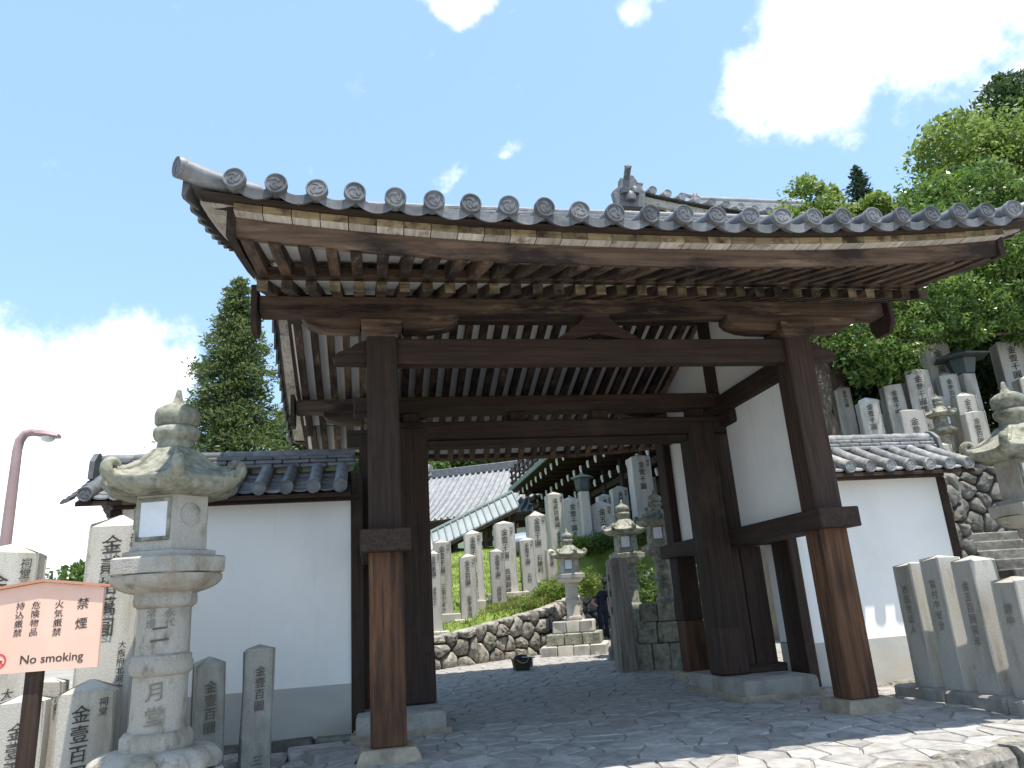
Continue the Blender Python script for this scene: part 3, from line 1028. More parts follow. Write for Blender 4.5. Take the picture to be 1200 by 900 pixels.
# gable boards and verge boards
for x, s in ((-1.27, -1), (W + 1.27, 1)):
    for side in (1, -1):
        yy = (lambda t: t) if side == 1 else (lambda t: 2 * D - t)
        o = MB()
        rings = []
        for y in (-2.02, -1.5, -.9, -.3, .3, 1.0, 1.6, D):
            lo = 4.34 + .066 * (y + 2.02) ** 1.9 + .11 * (y + 2.02)
            hi = lo + .27
            rings.append([(x - .035, yy(y), lo + rise(x, .35)), (x + .035, yy(y), lo + rise(x, .35)), (x + .035, yy(y), hi + rise(x, .35)), (x - .035, yy(y), hi + rise(x, .35))])
        o.loft(rings)
        o.build('gable_board', 'wood_dark_y', gate)
        # short planks of the verge, side by side up the slope
        nv = 17
        for k in range(nv):
            y0 = -2.06 + (D + 2.04) * k / nv + .003
            y1 = -2.06 + (D + 2.04) * (k + 1) / nv - .003
            q = MB()
            zb = lambda y: roof_z(x + s * .12, yy(y)) - .105
            q.loft([[(x - s * .02, yy(y), zb(y)), (x + s * .24, yy(y), zb(y) + .012), (x + s * .24, yy(y), zb(y) + .05), (x - s * .02, yy(y), zb(y) + .05)] for y in (y0, y1)])
            q.build('verge_plank', 'wood_pale', gate)

# ---- roof tiles


def disc_mesh(name, r, m, deep=.05):
    """Round eave tile end facing -y: raised rim, sunk field, three comma bosses."""
    b = MB()
    prof = [(r * .92, deep), (r, deep - .004), (r, -.004), (r * .96, -.012), (r * .86, -.012), (r * .80, -.002), (r * .50, -.002), (r * .05, -.004)]
    rings = []
    n = 28
    for rr, yy in prof:
        rings.append([(rr * math.cos(2 * PI * j / n), yy, rr * math.sin(2 * PI * j / n)) for j in range(n)])
    b.loft(rings)
    for k in range(3):
        a0 = k * 2 * PI / 3
        up, lo = [], []
        for i in range(7):
            t = i / 6
            a = a0 + t * 2.0
            rad = r * (.30 + .34 * t)
            w = r * .17 * (1 - t) + .002
            up.append(((rad + w) * math.cos(a), (rad + w) * math.sin(a)))
            lo.append(((rad - w) * math.cos(a), (rad - w) * math.sin(a)))
        poly = up + lo[::-1]
        b.loft([[(p[0], -.001, p[1]) for p in poly], [(p[0] * .99, -.007, p[1] * .99) for p in poly]])
    return b.mesh(name, m, 40)


DM = disc_mesh('eave_disc', .090, 'tile')
NT = 24
SP = (W + 2 * 1.32 + .0) / (NT - 1)
TX = [-1.205 + (W + 2.41) * i / (NT - 1) for i in range(NT)]
pan_sp = TX[1] - TX[0]
ANG = math.atan(.36)
for side in (1, -1):
    yy = (lambda t: t) if side == 1 else (lambda t: 2 * D - t)
    for i, x in enumerate(TX):
        z0 = roof_z(x, yy(-2.30))
        row = link('cover_tile_row', None, gate, (x, yy(-2.33), z0 + .045))
        d = link('eave_disc', DM, row, (0, 0, .008), (0 if side == 1 else 0, 0, 0 if side == 1 else PI))
        d.rotation_euler = (rnd.uniform(-.10, .10), rnd.uniform(-1.5, 1.5), (0 if side == 1 else PI) + rnd.uniform(-.13, .13))
        d.location = (rnd.uniform(-.009, .009), rnd.uniform(-.012, .008), .006 + rnd.uniform(-.009, .009))
        n = 13
        seg = MB()
        for k in range(n):
            ya, yb = -2.30 + 4.36 * k / n, -2.30 + 4.36 * (k + 1) / n + .012
            pts2 = []
            for y in (ya, ya + .045, yb):
                pts2.append((0, yy(y) - yy(-2.33), roof_z(x, yy(y)) - z0 + .005))
            seg.tube(pts2, [.074, .080, .078] if k else [.080, .080, .078], 14)
        seg.build('cover_tiles', 'tile', row, smooth=50)
    # sagging pan tiles, their curved front lips hanging over the batten
    for i in range(NT - 1):
        xm = (TX[i] + TX[i + 1]) / 2
        o = MB()
        z0 = roof_z(xm, yy(-2.28))
        rings = []
        hw = pan_sp / 2 - .004
        for y, lift, lip in ((-2.30, 0, .085), (-2.28, .004, .08), (-2.05, .01, .018), (-1.8, .012, .018)):
            up, lo = [], []
            for k in range(11):
                a = -1 + 2 * k / 10
                sag = -.070 * (1 - a * a)
                xx = xm + a * hw
                z = roof_z(xx, yy(y)) + sag + .052 + lift
                up.append((xx - xm, yy(y) - yy(-2.3), z - z0))
                lo.append((xx - xm, yy(y) - yy(-2.3), z - lip - z0))
            rings.append(up + lo[::-1])
        o.loft(rings)
        o.build('eave_pan_tile', 'tile', gate, smooth=50, loc=(xm, yy(-2.30) + rnd.uniform(-.006, .006), z0 + rnd.uniform(-.005, .005)), rot=(0, rnd.uniform(-.02, .02), 0))
    # the rest of the pan tiles up the slope, course on course
    o = MB()
    for i in range(NT - 1):
        xm = (TX[i] + TX[i + 1]) / 2
        for k in range(16):
            ya = -1.9 + 3.9 * k / 16
            yb = ya + 3.9 / 16 + .04
            rings = []
            for y, l in ((ya, .03), (yb, .008)):
                rings.append([(xm + a * pan_sp / 2, yy(y), roof_z(xm + a * pan_sp / 2, yy(y)) - .05 * (1 - a * a) + .03 + l) for a in (-1, -.5, 0, .5, 1)])
            o.loft(rings, closed=False)
    tag(o.build('pan_tiles', 'tile', gate, smooth=50), kind='stuff')
# verge: stepped edge tiles along both gables and a flared corner tile with its own disc
for s, x in ((-1, XL), (1, XR)):
    for side in (1, -1):
        yy = (lambda t: t) if side == 1 else (lambda t: 2 * D - t)
        nv = 15
        for k in range(nv):
            y = -2.20 + (D + 2.2) * k / nv
            L = (D + 2.2) / nv + .05
            z = roof_z(x, yy(y)) + .045 + .006
            z2 = roof_z(x, yy(min(y + L, D))) + .045 - .02
            o = MB()
            rings = []
            for t, zz, e, hg in ((0, z + .012, .026, .165), (.05, z + .008, .026, .165), (L, z2, -.008, .115)):
                a = yy(y + t)
                rings.append([(-s * .34, a, zz + .02), (s * .02, a, zz - .005), (s * (.055 + e), a, zz - .03), (s * (.06 + e), a, zz - hg), (s * (.03 + e), a, zz - hg), (s * .02, a, zz - .05), (-s * .34, a, zz - .02)])
            o.loft(rings)
            o.build('verge_tile', 'tile', gate, smooth=30, loc=(x, 0, 0))
            if k:
                q = MB()
                q.tube([(-s * .33, yy(y), z + .07), (-s * .02, yy(y), z + .055)], .07, 12)
                q.build('verge_cover_tile', 'tile', gate, smooth=50, loc=(x, 0, 0))
        z = roof_z(x, yy(-2.2))
        cn = link('corner_tile', None, gate, (x - s * .03, yy(-2.22), z + .055))
        q = MB()
        sy = 1 if side == 1 else -1
        q.tube([(-s * .46, .22 * sy, .0), (-s * .25, .11 * sy, -.005), (-s * .08, .02 * sy, .0), (s * .10, -.07 * sy, .03)], [.078, .078, .082, .088], 14)
        q.build('cover_tiles', 'tile', cn, smooth=50)
        dd = link('eave_disc', DM, cn, (s * .13, -.088 * sy, .032), 0)
        dd.rotation_euler = (.06, 0, (s * .95) if side == 1 else PI - s * .95)
# ridge
o = MB()
for k in range(5):
    o.box((XC, D, 6.83 + .06 * k), (W + 2.9 - .04 * k, .46 - .02 * k, .06), None, .012)
o.tube([(-1.5, D, 7.13), (XC, D, 7.11), (W + 1.5, D, 7.13)], .09, 14)
o.build('ridge', 'tile', gate)
for s, x in ((-1, -1.56), (1, W + 1.56)):
    o = MB()
    o.prism([(D - .38, 6.62), (D - .28, 6.95), (D - .15, 7.15), (D, 7.32), (D + .15, 7.15), (D + .28, 6.95), (D + .38, 6.62)], 0, x - .07, x + .07)
    o.lathe([(.15, -.05), (.13, .06), (.02, .09)], 14, (x, D, 7.0))
    o.build('ridge_end_tile', 'tile', gate)

# ---------------------------------------------------------------- plaster walls with tiled copings on both sides of the gate
DW = disc_mesh('eave_disc', .084, 'tile')
DWO = disc_mesh('eave_disc', .084, 'tile_old')


def coped_wall(label, x0, x1, gate_side, tm, disc, seed):
    """Plaster wall from x0 to x1 at the gate's main plane; gate_side = +1 when the gate is at x1."""
    rr = random.Random(seed)
    yc = 2.1
    t = thing('plaster_wall', label, 'wall', ((x0 + x1) / 2, yc, 0), 0, 'plaster walls flanking the gate')
    o = Vector(((x0 + x1) / 2, yc, 0))
    L = x1 - x0

    def loc(x, y, z):
        return (x - o.x, y - o.y, z)
    bx('plaster_face', loc((x0 + x1) / 2, yc, 1.64), (L, .80, 2.16), 'plaster', t, 0)
    bx('base_band', loc((x0 + x1) / 2, yc, .285), (L, .816, .57), 'plaster_grey', t, 0)
    bx('wall_plate', loc((x0 + x1) / 2, yc, 2.755), (L + .16, .98, .075), 'wood_dark_x', t, .01)
    far = x0 if gate_side == 1 else x1
    bx('end_post', loc(far - gate_side * .06, yc, 1.36), (.13, .86, 2.72), 'wood_dark_z', t, .012)
    # foundation stones
    x = x0 - .1
    while x < x1 + .05:
        w = rr.uniform(.35, .7)
        b = MB().box((0, 0, 0), (w - .02, .30 + rr.uniform(0, .08), .24), None, .035)
        b.v = [(p[0] + rr.uniform(-.012, .012), p[1] + rr.uniform(-.015, .015), p[2] + rr.uniform(-.012, .012)) for p in b.v]
        b.build('foundation_stone', 'rock_dark' if gate_side == 1 else 'rock', t, smooth=30, loc=loc(x + w / 2, yc - .50, -.09))
        x += w
    # coping: deck, then pan tiles, cover tile rows, ridge courses
    ex0, ex1 = (x0 - .42, x1 + .02) if gate_side == 1 else (x0 - .02, x1 + .36)
    far_e = ex0 if gate_side == 1 else ex1
    s = -1 if gate_side == 1 else 1

    def cz(d):                                 # height over distance from the ridge line
        return 3.20 - .49 * d - .10 * d * (.85 - d)
    for side in (-1, 1):
        b = MB()
        b.loft([[loc(ex0 + .04, yc + side * d, cz(d) - .04), loc(ex1 - .04, yc + side * d, cz(d) - .04), loc(ex1 - .04, yc + side * d, cz(d) - .09), loc(ex0 + .04, yc + side * d, cz(d) - .09)] for d in (0, .3, .6, .80)])
        b.build('coping_deck', 'wood_dark_x', t)
        n = int(round((ex1 - ex0) / .31))
        sp = (ex1 - ex0) / n
        for i in range(n):
            cx = ex0 + (i + .5) * sp
            row = link('cover_tile_row', None, t, loc(cx, yc + side * .84, cz(.84) + .055))
            q = MB()
            for k in range(4):
                da, db = .84 - .2 * k, .84 - .2 * (k + 1) - .012
                q.tube([(0, side * (da - .84), cz(da) - cz(.84) + .004), (0, side * (da - .03 - .84), cz(da - .03) - cz(.84) + .006), (0, side * (db - .84), cz(db) - cz(.84) + .002)], [.075, .081, .078] if k else [.08, .08, .078], 14)
            q.build('cover_tiles', tm, row, smooth=50)
            dd = link('eave_disc', disc, row, (0, side * .02, .0), 0)
            dd.rotation_euler = (rr.uniform(-.05, .05), rr.uniform(-.5, .5), (0 if side == -1 else PI) + rr.uniform(-.06, .06))
            if i == n - 1:
                continue
            xm = cx + sp / 2
            for k in range(5):                  # pan tiles overlap up the slope
                da, db = .80 - .15 * k, .80 - .15 * (k + 1) - .03
                b = MB()
                rings = []
                for d, l in ((da, .022), (da - .01, .024), (db, .004)):
                    up = [(a * sp * .5, side * (d - .8), cz(d) - cz(.8) - .042 * (1 - a * a) + l) for a in (-1, -.6, -.2, .2, .6, 1)]
                    lo = [(p[0], p[1], p[2] - .022) for p in up]
                    rings.append(up + lo[::-1])
                b.loft(rings)
                b.build('pan_tile', tm, t, smooth=45, loc=(xm - o.x, side * .8 + rr.uniform(-.006, .006), cz(.8) + .022 + rr.uniform(-.003, .003)))
        # verge steps at the free end
        for k in range(6):
            da = .86 - .14 * k
            b = MB()
            b.loft([[(0, side * d, z), (s * .07, side * d, z - .015), (s * .10, side * d, z - .055), (s * .085, side * d, z - .075), (0, side * d, z - .03)] for d, z in ((da, cz(da) + .03), (da - .02, cz(da) + .034), (da - .17, cz(da - .17) + .004))])
            b.build('verge_tile', tm, t, smooth=40, loc=(far_e - o.x, 0, 0))
    # ridge: three courses of flat tiles and a row of half-round caps
    for c, (w, z, h) in enumerate(((.34, 3.235, .05), (.30, 3.292, .05), (.26, 3.349, .05))):
        x = ex0 + .06 + .12 * (c % 2)
        while x < ex1 - .05:
            l = min(.34, ex1 - x)
            b = MB().box((0, 0, 0), (l - .008, w, h), (Matrix.Rotation(rr.uniform(-.012, .012), 3, 'X') @ Matrix.Rotation(rr.uniform(-.015, .015), 3, 'Y')), .012)
            b.build('ridge_tile', tm, t, loc=loc(x + l / 2, yc + rr.uniform(-.006, .006), z + rr.uniform(-.003, .003)))
            x += l
    x = ex0 + .04
    while x < ex1 - .1:
        l = min(.36, ex1 - x)
        b = MB()
        b.tube([(-l / 2, 0, 0), (-l / 2 + .04, 0, .003), (l / 2, 0, -.002)], [.066, .072, .069], 14)
        b.build('ridge_cap', tm, t, smooth=50, loc=loc(x + l / 2, yc, 3.40))
        x += l
    b = MB()
    b.prism([(-.21, 3.14), (-.19, 3.36), (-.08, 3.47), (0, 3.50), (.08, 3.47), (.19, 3.36), (.21, 3.14)], 0, far_e - o.x + s * .0, far_e - o.x + s * .06)
    b.build('ridge_end_tile', tm, t)
    return t


coped_wall('white plaster wall with blue-grey tiled coping behind the tall stone lantern', -3.05, -.36, 1, 'tile', DW, 21)
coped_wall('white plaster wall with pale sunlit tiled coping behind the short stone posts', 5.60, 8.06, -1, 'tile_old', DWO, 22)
# slabs at the foot of the left wall
for k, (x, y, w, d, rz) in enumerate(((-.75, 1.12, .62, .42, .1), (-1.30, .95, .55, .40, -.15), (-.55, .62, .5, .42, .3), (-1.75, 1.15, .5, .4, .05))):
    b = MB().box((0, 0, 0), (w, d, .14), None, .03)
    b.v = [(p[0] + rnd.uniform(-.03, .03), p[1] + rnd.uniform(-.03, .03), p[2]) for p in b.v]
    tag(b.build('stone_slab', 'paving', None, smooth=30, loc=(x, y, ground_z(x, y) + .0), rot=rz), ['flat grey slab nearest the gate post under the left wall', 'flat grey slab beside the slim stone post under the wall', 'small flat slab in front of the left wall foot', 'flat slab behind the two short stone posts'][k], 'stone slab', 'slabs at the wall foot')

# ---------------------------------------------------------------- stone lanterns


def lantern(label, loc, s=1.0, rz=0.0, m='lantern_stone', mc='lantern_moss', base='lotus', text=False, foot=-.1, group='stone lanterns', steps=None):
    """Stone lantern about 3.5 m tall at s = 1: base, lotus, ringed shaft, platform, fire box with paper panes, curled cap, jewel."""
    t = thing('stone_lantern', label, 'stone lantern', loc, rz, group)
    HX = dict(n=36, poly=6)

    def P(name, prof, mm, sm=40, **k):
        b = MB()
        b.lathe([(r * s, z * s) for r, z in prof], **k)
        return b.build(name, mm, t, smooth=sm)
    if base == 'lotus':
        P('base_slab', [(.60, foot), (.60, .17), (.58, .20)], m, **HX)
        # lotus base: ring of rounded petals
        b = MB()
        n = 72
        rings = []
        for i in range(9):
            u = i / 8
            r = .52 - .20 * u ** 1.7
            z = .20 + .17 * math.sin(u * PI / 2)
            ring = []
            for j in range(n):
                a = 2 * PI * j / n
                pet = abs(math.sin(a * 6)) ** .5
                k = 1 + .15 * (pet - .6) * math.sin(PI * min(1, u * 1.2))
                ring.append((r * k * s * math.cos(a), r * k * s * math.sin(a), (z + .02 * pet * (1 - u)) * s))
            rings.append(ring)
        b.loft(rings)
        b.build('lotus_base', m, t, smooth=60)
    else:
        z = .37
        for k, (hw, z0, z1) in enumerate(steps):
            st = link('base_step', None, t)
            nb = 4 if hw > .6 else 3
            for side in range(4):
                for q in range(nb):
                    w = 2 * hw / nb
                    a = side * PI / 2
                    b = MB().box((0, 0, 0), (w - .012, .26, z1 - z0 - .006), None, .02)
                    b.v = [(p[0] + rnd.uniform(-.007, .007), p[1] + rnd.uniform(-.012, .012), p[2] + rnd.uniform(-.005, .005)) for p in b.v]
                    cx, cy = -hw + (q + .5) * w, -hw + .13
                    b.build('block', mc if k % 2 else m, st, smooth=30, loc=(cx * math.cos(a) - cy * math.sin(a), cx * math.sin(a) + cy * math.cos(a), (z0 + z1) / 2), rot=a)
            MB().box((0, 0, (z0 + z1) / 2 - .01), (2 * hw - .2, 2 * hw - .2, z1 - z0 - .03)).build('core', m, st)
    P('base_ring', [(.275, .35), (.285, .40), (.285, .47), (.255, .51)], m, 60, n=36)
    P('shaft', [(.232, .50), (.222, .58), (.218, .95), (.218, 1.15), (.217, 1.50)], m, 60, n=36)
    P('shaft_ring', [(.218, .94), (.248, .965), (.256, 1.00), (.256, 1.04), (.238, 1.075), (.243, 1.10), (.218, 1.12)], m, 60, n=36)
    P('neck_ring', [(.217, 1.49), (.256, 1.52), (.262, 1.56), (.255, 1.60), (.26, 1.625)], m, 60, n=36)
    # platform: carved lotus underside, then a six-sided slab
    b = MB()
    rings = []
    for i in range(7):
        u = i / 6
        r, z = .27 + .19 * math.sin(u * PI / 2), 1.62 + .145 * u ** 1.3
        rings.append([(r * s * (1 + .035 * abs(math.sin(9 * 2 * PI * j / 72)) * math.sin(PI * u)) * math.cos(2 * PI * j / 72), r * s * (1 + .035 * abs(math.sin(9 * 2 * PI * j / 72)) * math.sin(PI * u)) * math.sin(2 * PI * j / 72), z * s) for j in range(72)])
    b.loft(rings)
    b.build('platform_lotus', m, t, smooth=60)
    P('platform_slab', [(.47, 1.762), (.52, 1.78), (.525, 1.90), (.50, 1.915), (.43, 1.925), (.43, 1.96), (.36, 1.975)], m, 35, **HX)
    # fire box: six faces, two of them open with white panes
    fb = link('fire_box', None, t)
    b = MB()
    b.lathe([(r * s, z * s) for r, z in ((.345, 1.97), (.335, 2.47))], n=6, ph=0)
    b.build('box', m, fb, smooth=20)
    for k in range(6):
        a = PI / 6 + k * PI / 3
        rad = .298 * s
        ca, sa = math.cos(a), math.sin(a)
        if k == 4 or k == 1:
            q = MB()
            for (cx, cz, w, h) in ((0, 2.07, .30, .035), (0, 2.405, .30, .035), (-.135, 2.235, .03, .33), (.135, 2.235, .03, .33)):
                q.box((cx * s, 0, cz * s), (w * s, .03 * s, h * s), None, .006)
            q.build('window_frame', mc, fb, loc=(rad * ca, rad * sa, 0), rot=a + PI / 2)
            q = MB().box((0, 0, 2.235 * s), (.25 * s, .012 * s, .31 * s))
            q.build('window_pane', 'white_paper', fb, loc=(rad * ca, rad * sa, 0), rot=a + PI / 2)
        else:
            q = MB()
            q.lathe([(.10 * s, -.006), (.10 * s, .006), (.075 * s, .012), (.03 * s, .012)], 16)
            q.v = [(p[0], p[2], p[1] + 2.28 * s) for p in q.v]
            q.build('carved_medallion', m, fb, loc=(rad * ca, rad * sa, 0), rot=a + PI / 2)
    # cap: six concave slopes ending in thick upturned corners
    b = MB()
    n = 72
    rings = []
    prof = [(.27, 2.445, 0), (.40, 2.45, .1), (.53, 2.475, .55), (.575, 2.53, 1), (.575, 2.59, 1), (.53, 2.615, .9), (.44, 2.655, .45), (.34, 2.73, .15), (.25, 2.83, .05), (.19, 2.905, 0), (.13, 2.92, 0)]
    for r, z, k in prof:
        ring = []
        for j in range(n):
            a = 2 * PI * j / n
            w = PI / 6
            q = abs(((a) % (2 * w)) - w) / w              # 1 at the corners
            hexk = math.cos(w) / math.cos((a % (2 * w)) - w)
            rr = r * (hexk * .55 + .45) * (1 + .16 * k * q ** 5) * (1 + .05 * (1 - k) * (q - .5) * (1 if r < .5 else 0))
            ring.append((rr * s * math.cos(a), rr * s * math.sin(a), (z + .085 * k * q ** 4) * s))
        rings.append(ring)
    b.loft(rings)
    cap = b.build('cap', mc, t, smooth=50)
    for k in range(6):
        a = k * PI / 3
        q = MB()
        pts = []
        for i in range(11):
            u = i / 10
            th = u * 4.3
            rad = .085 * (1 - .6 * u)
            pts.append(((.545 + .02 + math.sin(th) * rad) * s, 0, (2.63 + .055 - math.cos(th) * rad + .0) * s))
        q.tube(pts, [(.062 - .030 * i / 10) * s for i in range(11)], 10)
        q.build('corner_scroll', mc, cap, smooth=60, rot=a)
        q = MB()
        q.tube([(.20 * s, 0, 2.885 * s), (.33 * s, 0, 2.755 * s), (.45 * s, 0, 2.68 * s), (.55 * s, 0, 2.665 * s)], [.018 * s, .032 * s, .038 * s, .04 * s], 8)
        q.build('cap_rib', mc, cap, smooth=60, rot=a)
    P('finial_neck', [(.15, 2.90), (.165, 2.925), (.155, 2.98), (.185, 3.005), (.205, 3.05), (.20, 3.10), (.165, 3.125)], mc, 50, n=30)
    P('jewel', [(.16, 3.12), (.195, 3.16), (.20, 3.24), (.185, 3.29), (.13, 3.33), (.055, 3.36), (.035, 3.42), (.022, 3.49), (.006, 3.50)], mc, 50, n=30)
    if text:
        a = text - rz                          # the inscription faces the approach
        ca, sa = math.cos(a), math.sin(a)

        def carve(txt, size, ox, rad, z, mm):
            lettering(t, txt, size, ox * ca + rad * sa, ox * sa - rad * ca, z, mm, rz=a)
        carve('二', .16, 0, .223, 1.36, 'carved')
        carve('月', .16, 0, .224, .90, 'carved_faint')
        carve('堂', .16, 0, .232, .71, 'carved_faint')
        carve('永代', .08, .075, .218, 1.49, 'carved_faint')
        carve('常燈', .08, -.075, .218, 1.49, 'carved_faint')
    return t


lantern('tall weathered stone lantern with carved shaft beside the orange sign', (-1.93, -.62, 0), 1.0, -.24, text=.10, foot=-.25)
lantern('tall stone lantern at the right edge above the short stone posts', (8.98, 1.05, .06), 1.12, -.5, mc='lantern_moss', foot=-.25)
lantern('pale small stone lantern on a stepped base against the retaining wall', (4.45, 9.55, .68), .665, -.35, base='steps', foot=0, steps=[(.72, -.56, -.27), (.60, -.27, -.02), (.46, -.02, .24)], m='granite')
lantern('mossy stone lantern with round jewel right behind the rounded wooden post', (5.20, 7.55, .85), .72, -.35, base='steps', foot=0, steps=[(.56, -.85, -.45), (.50, -.45, -.1), (.42, -.1, .26)], m='lantern_moss')
lantern('dark mossy stone lantern on big stacked blocks next to the gate post', (5.33, 5.95, .95), .68, -.45, base='steps', foot=0, steps=[(.62, -1.0, -.45), (.56, -.45, -.08), (.48, -.08, .25)], m='lantern_moss')
lantern('small shaded stone lantern among the pillars above the coping', (12.22, 6.0, 3.45), .50, .5, m='lantern_moss', foot=-.3)

# ---------------------------------------------------------------- inscribed donation pillars
PN = [0]


def pillar(label, x, y, z0, w, h, rz=0.0, m='granite', cols=(), socket=0.0, group=None, d=None, point=.20, sink=.15):
    """Square stone pillar with a low pyramid top and carved, inked characters. cols: (text, size, x offset, top below the apex, ink)."""
    rr = random.Random(PN[0] + 100)
    PN[0] += 1
    d = d or w * .82
    t = thing('stone_pillar', label, 'stone pillar', (x, y, z0), rz + rr.uniform(-.05, .05), group)
    t.rotation_euler = (rr.uniform(-.014, .014), rr.uniform(-.016, .016), rz + rr.uniform(-.05, .05))
    point *= rr.uniform(.6, 1.35)
    b = MB()
    k = .010
    ring = lambda a, z: [(sx * (w / 2 - (0 if q else a)), sy * (d / 2 - (a if q else 0)), z) for sx, sy, q in ((-1, -1, 0), (-1, -1, 1), (1, -1, 1), (1, -1, 0), (1, 1, 0), (1, 1, 1), (-1, 1, 1), (-1, 1, 0))]
    zs = h - w * point
    b.loft([[(p[0], p[1], -sink) for p in ring(-k if 0 else 0, 0)]] + [ring(0, z) for z in ()] + [ring(.012, zs * .33), ring(.010, zs * .66), ring(.016, zs), [(p[0] * .06, p[1] * .06, h) for p in ring(0, 0)]])
    b.v = [(p[0] + rr.uniform(-.006, .006) * (abs(p[0]) > .05), p[1] + (rr.uniform(0, .006) if p[1] > 0 else rr.uniform(-.001, .002)), p[2] + (rr.uniform(-.02, .02) if 0 < p[2] < h - .01 else 0)) for p in b.v]
    b.build('shaft', m, t, smooth=25)
    for c in cols:
        txt, size, ox, top = c[:4]
        lettering(t, txt, size, ox, -d / 2 - .0025, h - top, c[4] if len(c) > 4 else 'ink')
    if socket:
        bx('socket_stone', (0, 0, -sink - socket / 2 + .10), (w * 1.9, d * 1.8, socket), m, t, .02)
    return t


G1 = 'inscribed pillars left of the gate'
pillar('tall inscribed granite pillar behind the big lantern', -2.66, .35, -.1, .50, 2.56, .10, cols=[('金貳拾萬圓', .185, -.03, .22), ('祠堂', .085, .165, .20), ('向井五郎', .12, -.10, 1.56), ('大阪府北河内郡', .072, .14, 1.22)], group=G1)
pillar('broad inscribed pillar cut by the left edge above the sign', -3.62, .30, -.1, .52, 2.32, .14, cols=[('金拾萬圓', .19, -.05, .30), ('祠堂', .095, .165, .16), ('大阪市', .10, .10, 1.12)], group=G1)
pillar('short inscribed pillar standing left of the lantern base', -2.62, -.12, -.1, .46, 1.03, .10, cols=[('金壹百圓', .15, -.03, .20), ('祠堂', .075, .14, .15)], group=G1)
pillar('short inscribed pillar under the sign board at the left edge', -3.12, -.25, -.1, .38, .96, .12, cols=[('金壹百圓', .14, -.0, .22)], group=G1)
pillar('narrow pillar between the sign post and the tall granite pillar', -3.12, .32, -.1, .24, 1.05, .12, cols=[('祠堂', .075, .05, .16)], group=G1)
pillar('low rough pillar half hidden by the sign post', -3.38, .1, -.1, .36, 1.25, .12, cols=[('大阪市松', .10, .0, .25)], group=G1)
pillar('short grey post with faint characters right of the lantern', -1.72, .42, -.12, .29, 1.15, .22, m='granite_dark', cols=[('金壹百圓', .115, .01, .22, 'carved')], group='short posts before the left wall', d=.28)
pillar('slim pale post with carved characters before the left wall', -1.28, .40, -.12, .28, 1.23, .20, m='granite_dark', cols=[('金壹百圓', .10, .01, .20, 'carved'), ('三宅', .10, .01, 1.0, 'carved')], group='short posts before the left wall', d=.27)
G2 = 'short posts right of the gate'
for k, (y, h, lab, tx) in enumerate(((.27, 1.36, 'short stone post closest to the gate in the right-hand row', '西国世話人'), (-.20, 1.40, 'second short stone post of the right-hand row', '當村中安全'), (-.67, 1.36, 'third short stone post of the right-hand row with dark characters', '金五百圓寅年'), (-1.15, 1.12, 'lower stone post at the right edge of the picture', '講中'))):
    pillar(lab, 6.22, y, .14, .315, h, -PI / 2, m='granite', cols=[(tx, .105, .0, .26, 'carved_faint')], group=G2, d=.30, point=.14)
sl = thing('stone_sill', 'long low stone sill under the short posts on the right', 'stone sill', (6.22, -.45, 0))
for k in range(3):
    b = MB().box((0, 0, 0), (.54, .82, .26), None, .025)
    b.v = [(p[0] + rnd.uniform(-.008, .008), p[1] + rnd.uniform(-.008, .008), p[2] + rnd.uniform(-.006, .006)) for p in b.v]
    b.build('sill_stone', 'granite_dark', sl, smooth=30, loc=(0, .72 - .835 * k, -.01))

G3 = 'inscribed pillars on the grass bank'
INS = [
    (1.24, 9.3, .96, .30, 1.68, '金拾萬圓', '東京石工', 'leftmost pillar on the bank, close to the dark gate post'),
    (1.52, 10.2, 1.31, .42, 1.66, '金壹千圓', '三田小まき', 'pillar on the bank with bold dark characters beside the leftmost one'),
    (2.09, 10.0, 1.16, .38, 1.42, '金五百圓', '金子清吉', 'shorter pillar on the bank before the tall pillar under the stair roof'),
    (2.43, 11.2, 1.56, .43, 1.69, '金壹千圓', '筱内芳太郎', 'tall pillar on the bank just below the stair roof'),
    (2.94, 10.8, 1.32, .36, 1.40, '金壹千圓', '岡田栄', 'short pillar on the bank at the foot of the widest one'),
    (3.38, 12.0, 1.72, .53, 1.81, '金壹千圓', '西岡御藏', 'wide bold-lettered pillar in the middle of the bank'),
    (3.93, 11.8, 1.60, .37, 1.46, '金壹千圓', '北村', 'lower pillar just left of the tall one above the wall'),
    (4.48, 13.0, 1.97, .52, 1.91, '金壹千圓', '石橋利', 'tall pale pillar above the highest part of the stone wall'),
    (4.72, 12.5, 1.78, .29, .99, '金百圓', '', 'small pillar hidden behind the pale stepped lantern'),
]
for x, y, z, w, h, t1, t2, lab in INS:
    cols = [(t1, w * .36, -.02 * w, w * .42), ('祠堂', w * .18, w * .33, w * .34)]
    if t2:
        cols.append((t2, w * .30, 0, w * .42 + w * .36 * 1.06 * len(t1) + .22))
    pillar(lab, x, y, z, w, h, -.02, cols=cols, socket=.30, group=G3)
INS2 = [
    (6.08, 17.0, 5.00, .56, '金貳拾萬圓', 'very tall pillar left of the green lamp'),
    (6.63, 16.9, 4.81, .66, '金壹千圓', 'pillar right beside the green lamp'),
    (7.70, 17.0, 4.63, .72, '金五百圓', 'broad pillar directly right of the lamp post'),
    (8.24, 18.2, 5.03, .48, '金參百圓', 'pillar mostly hidden behind the broad one right of the lamp'),
    (9.03, 18.8, 5.41, .60, '金壹千圓', 'pillar showing just above the round jewel lantern'),
    (9.51, 17.6, 6.33, .72, '金壹千圓', 'tallest pillar on the bank against the dark hall'),
    (10.3, 18.6, 5.65, .30, '金百圓', 'thin pillar tucked behind the tallest one')]
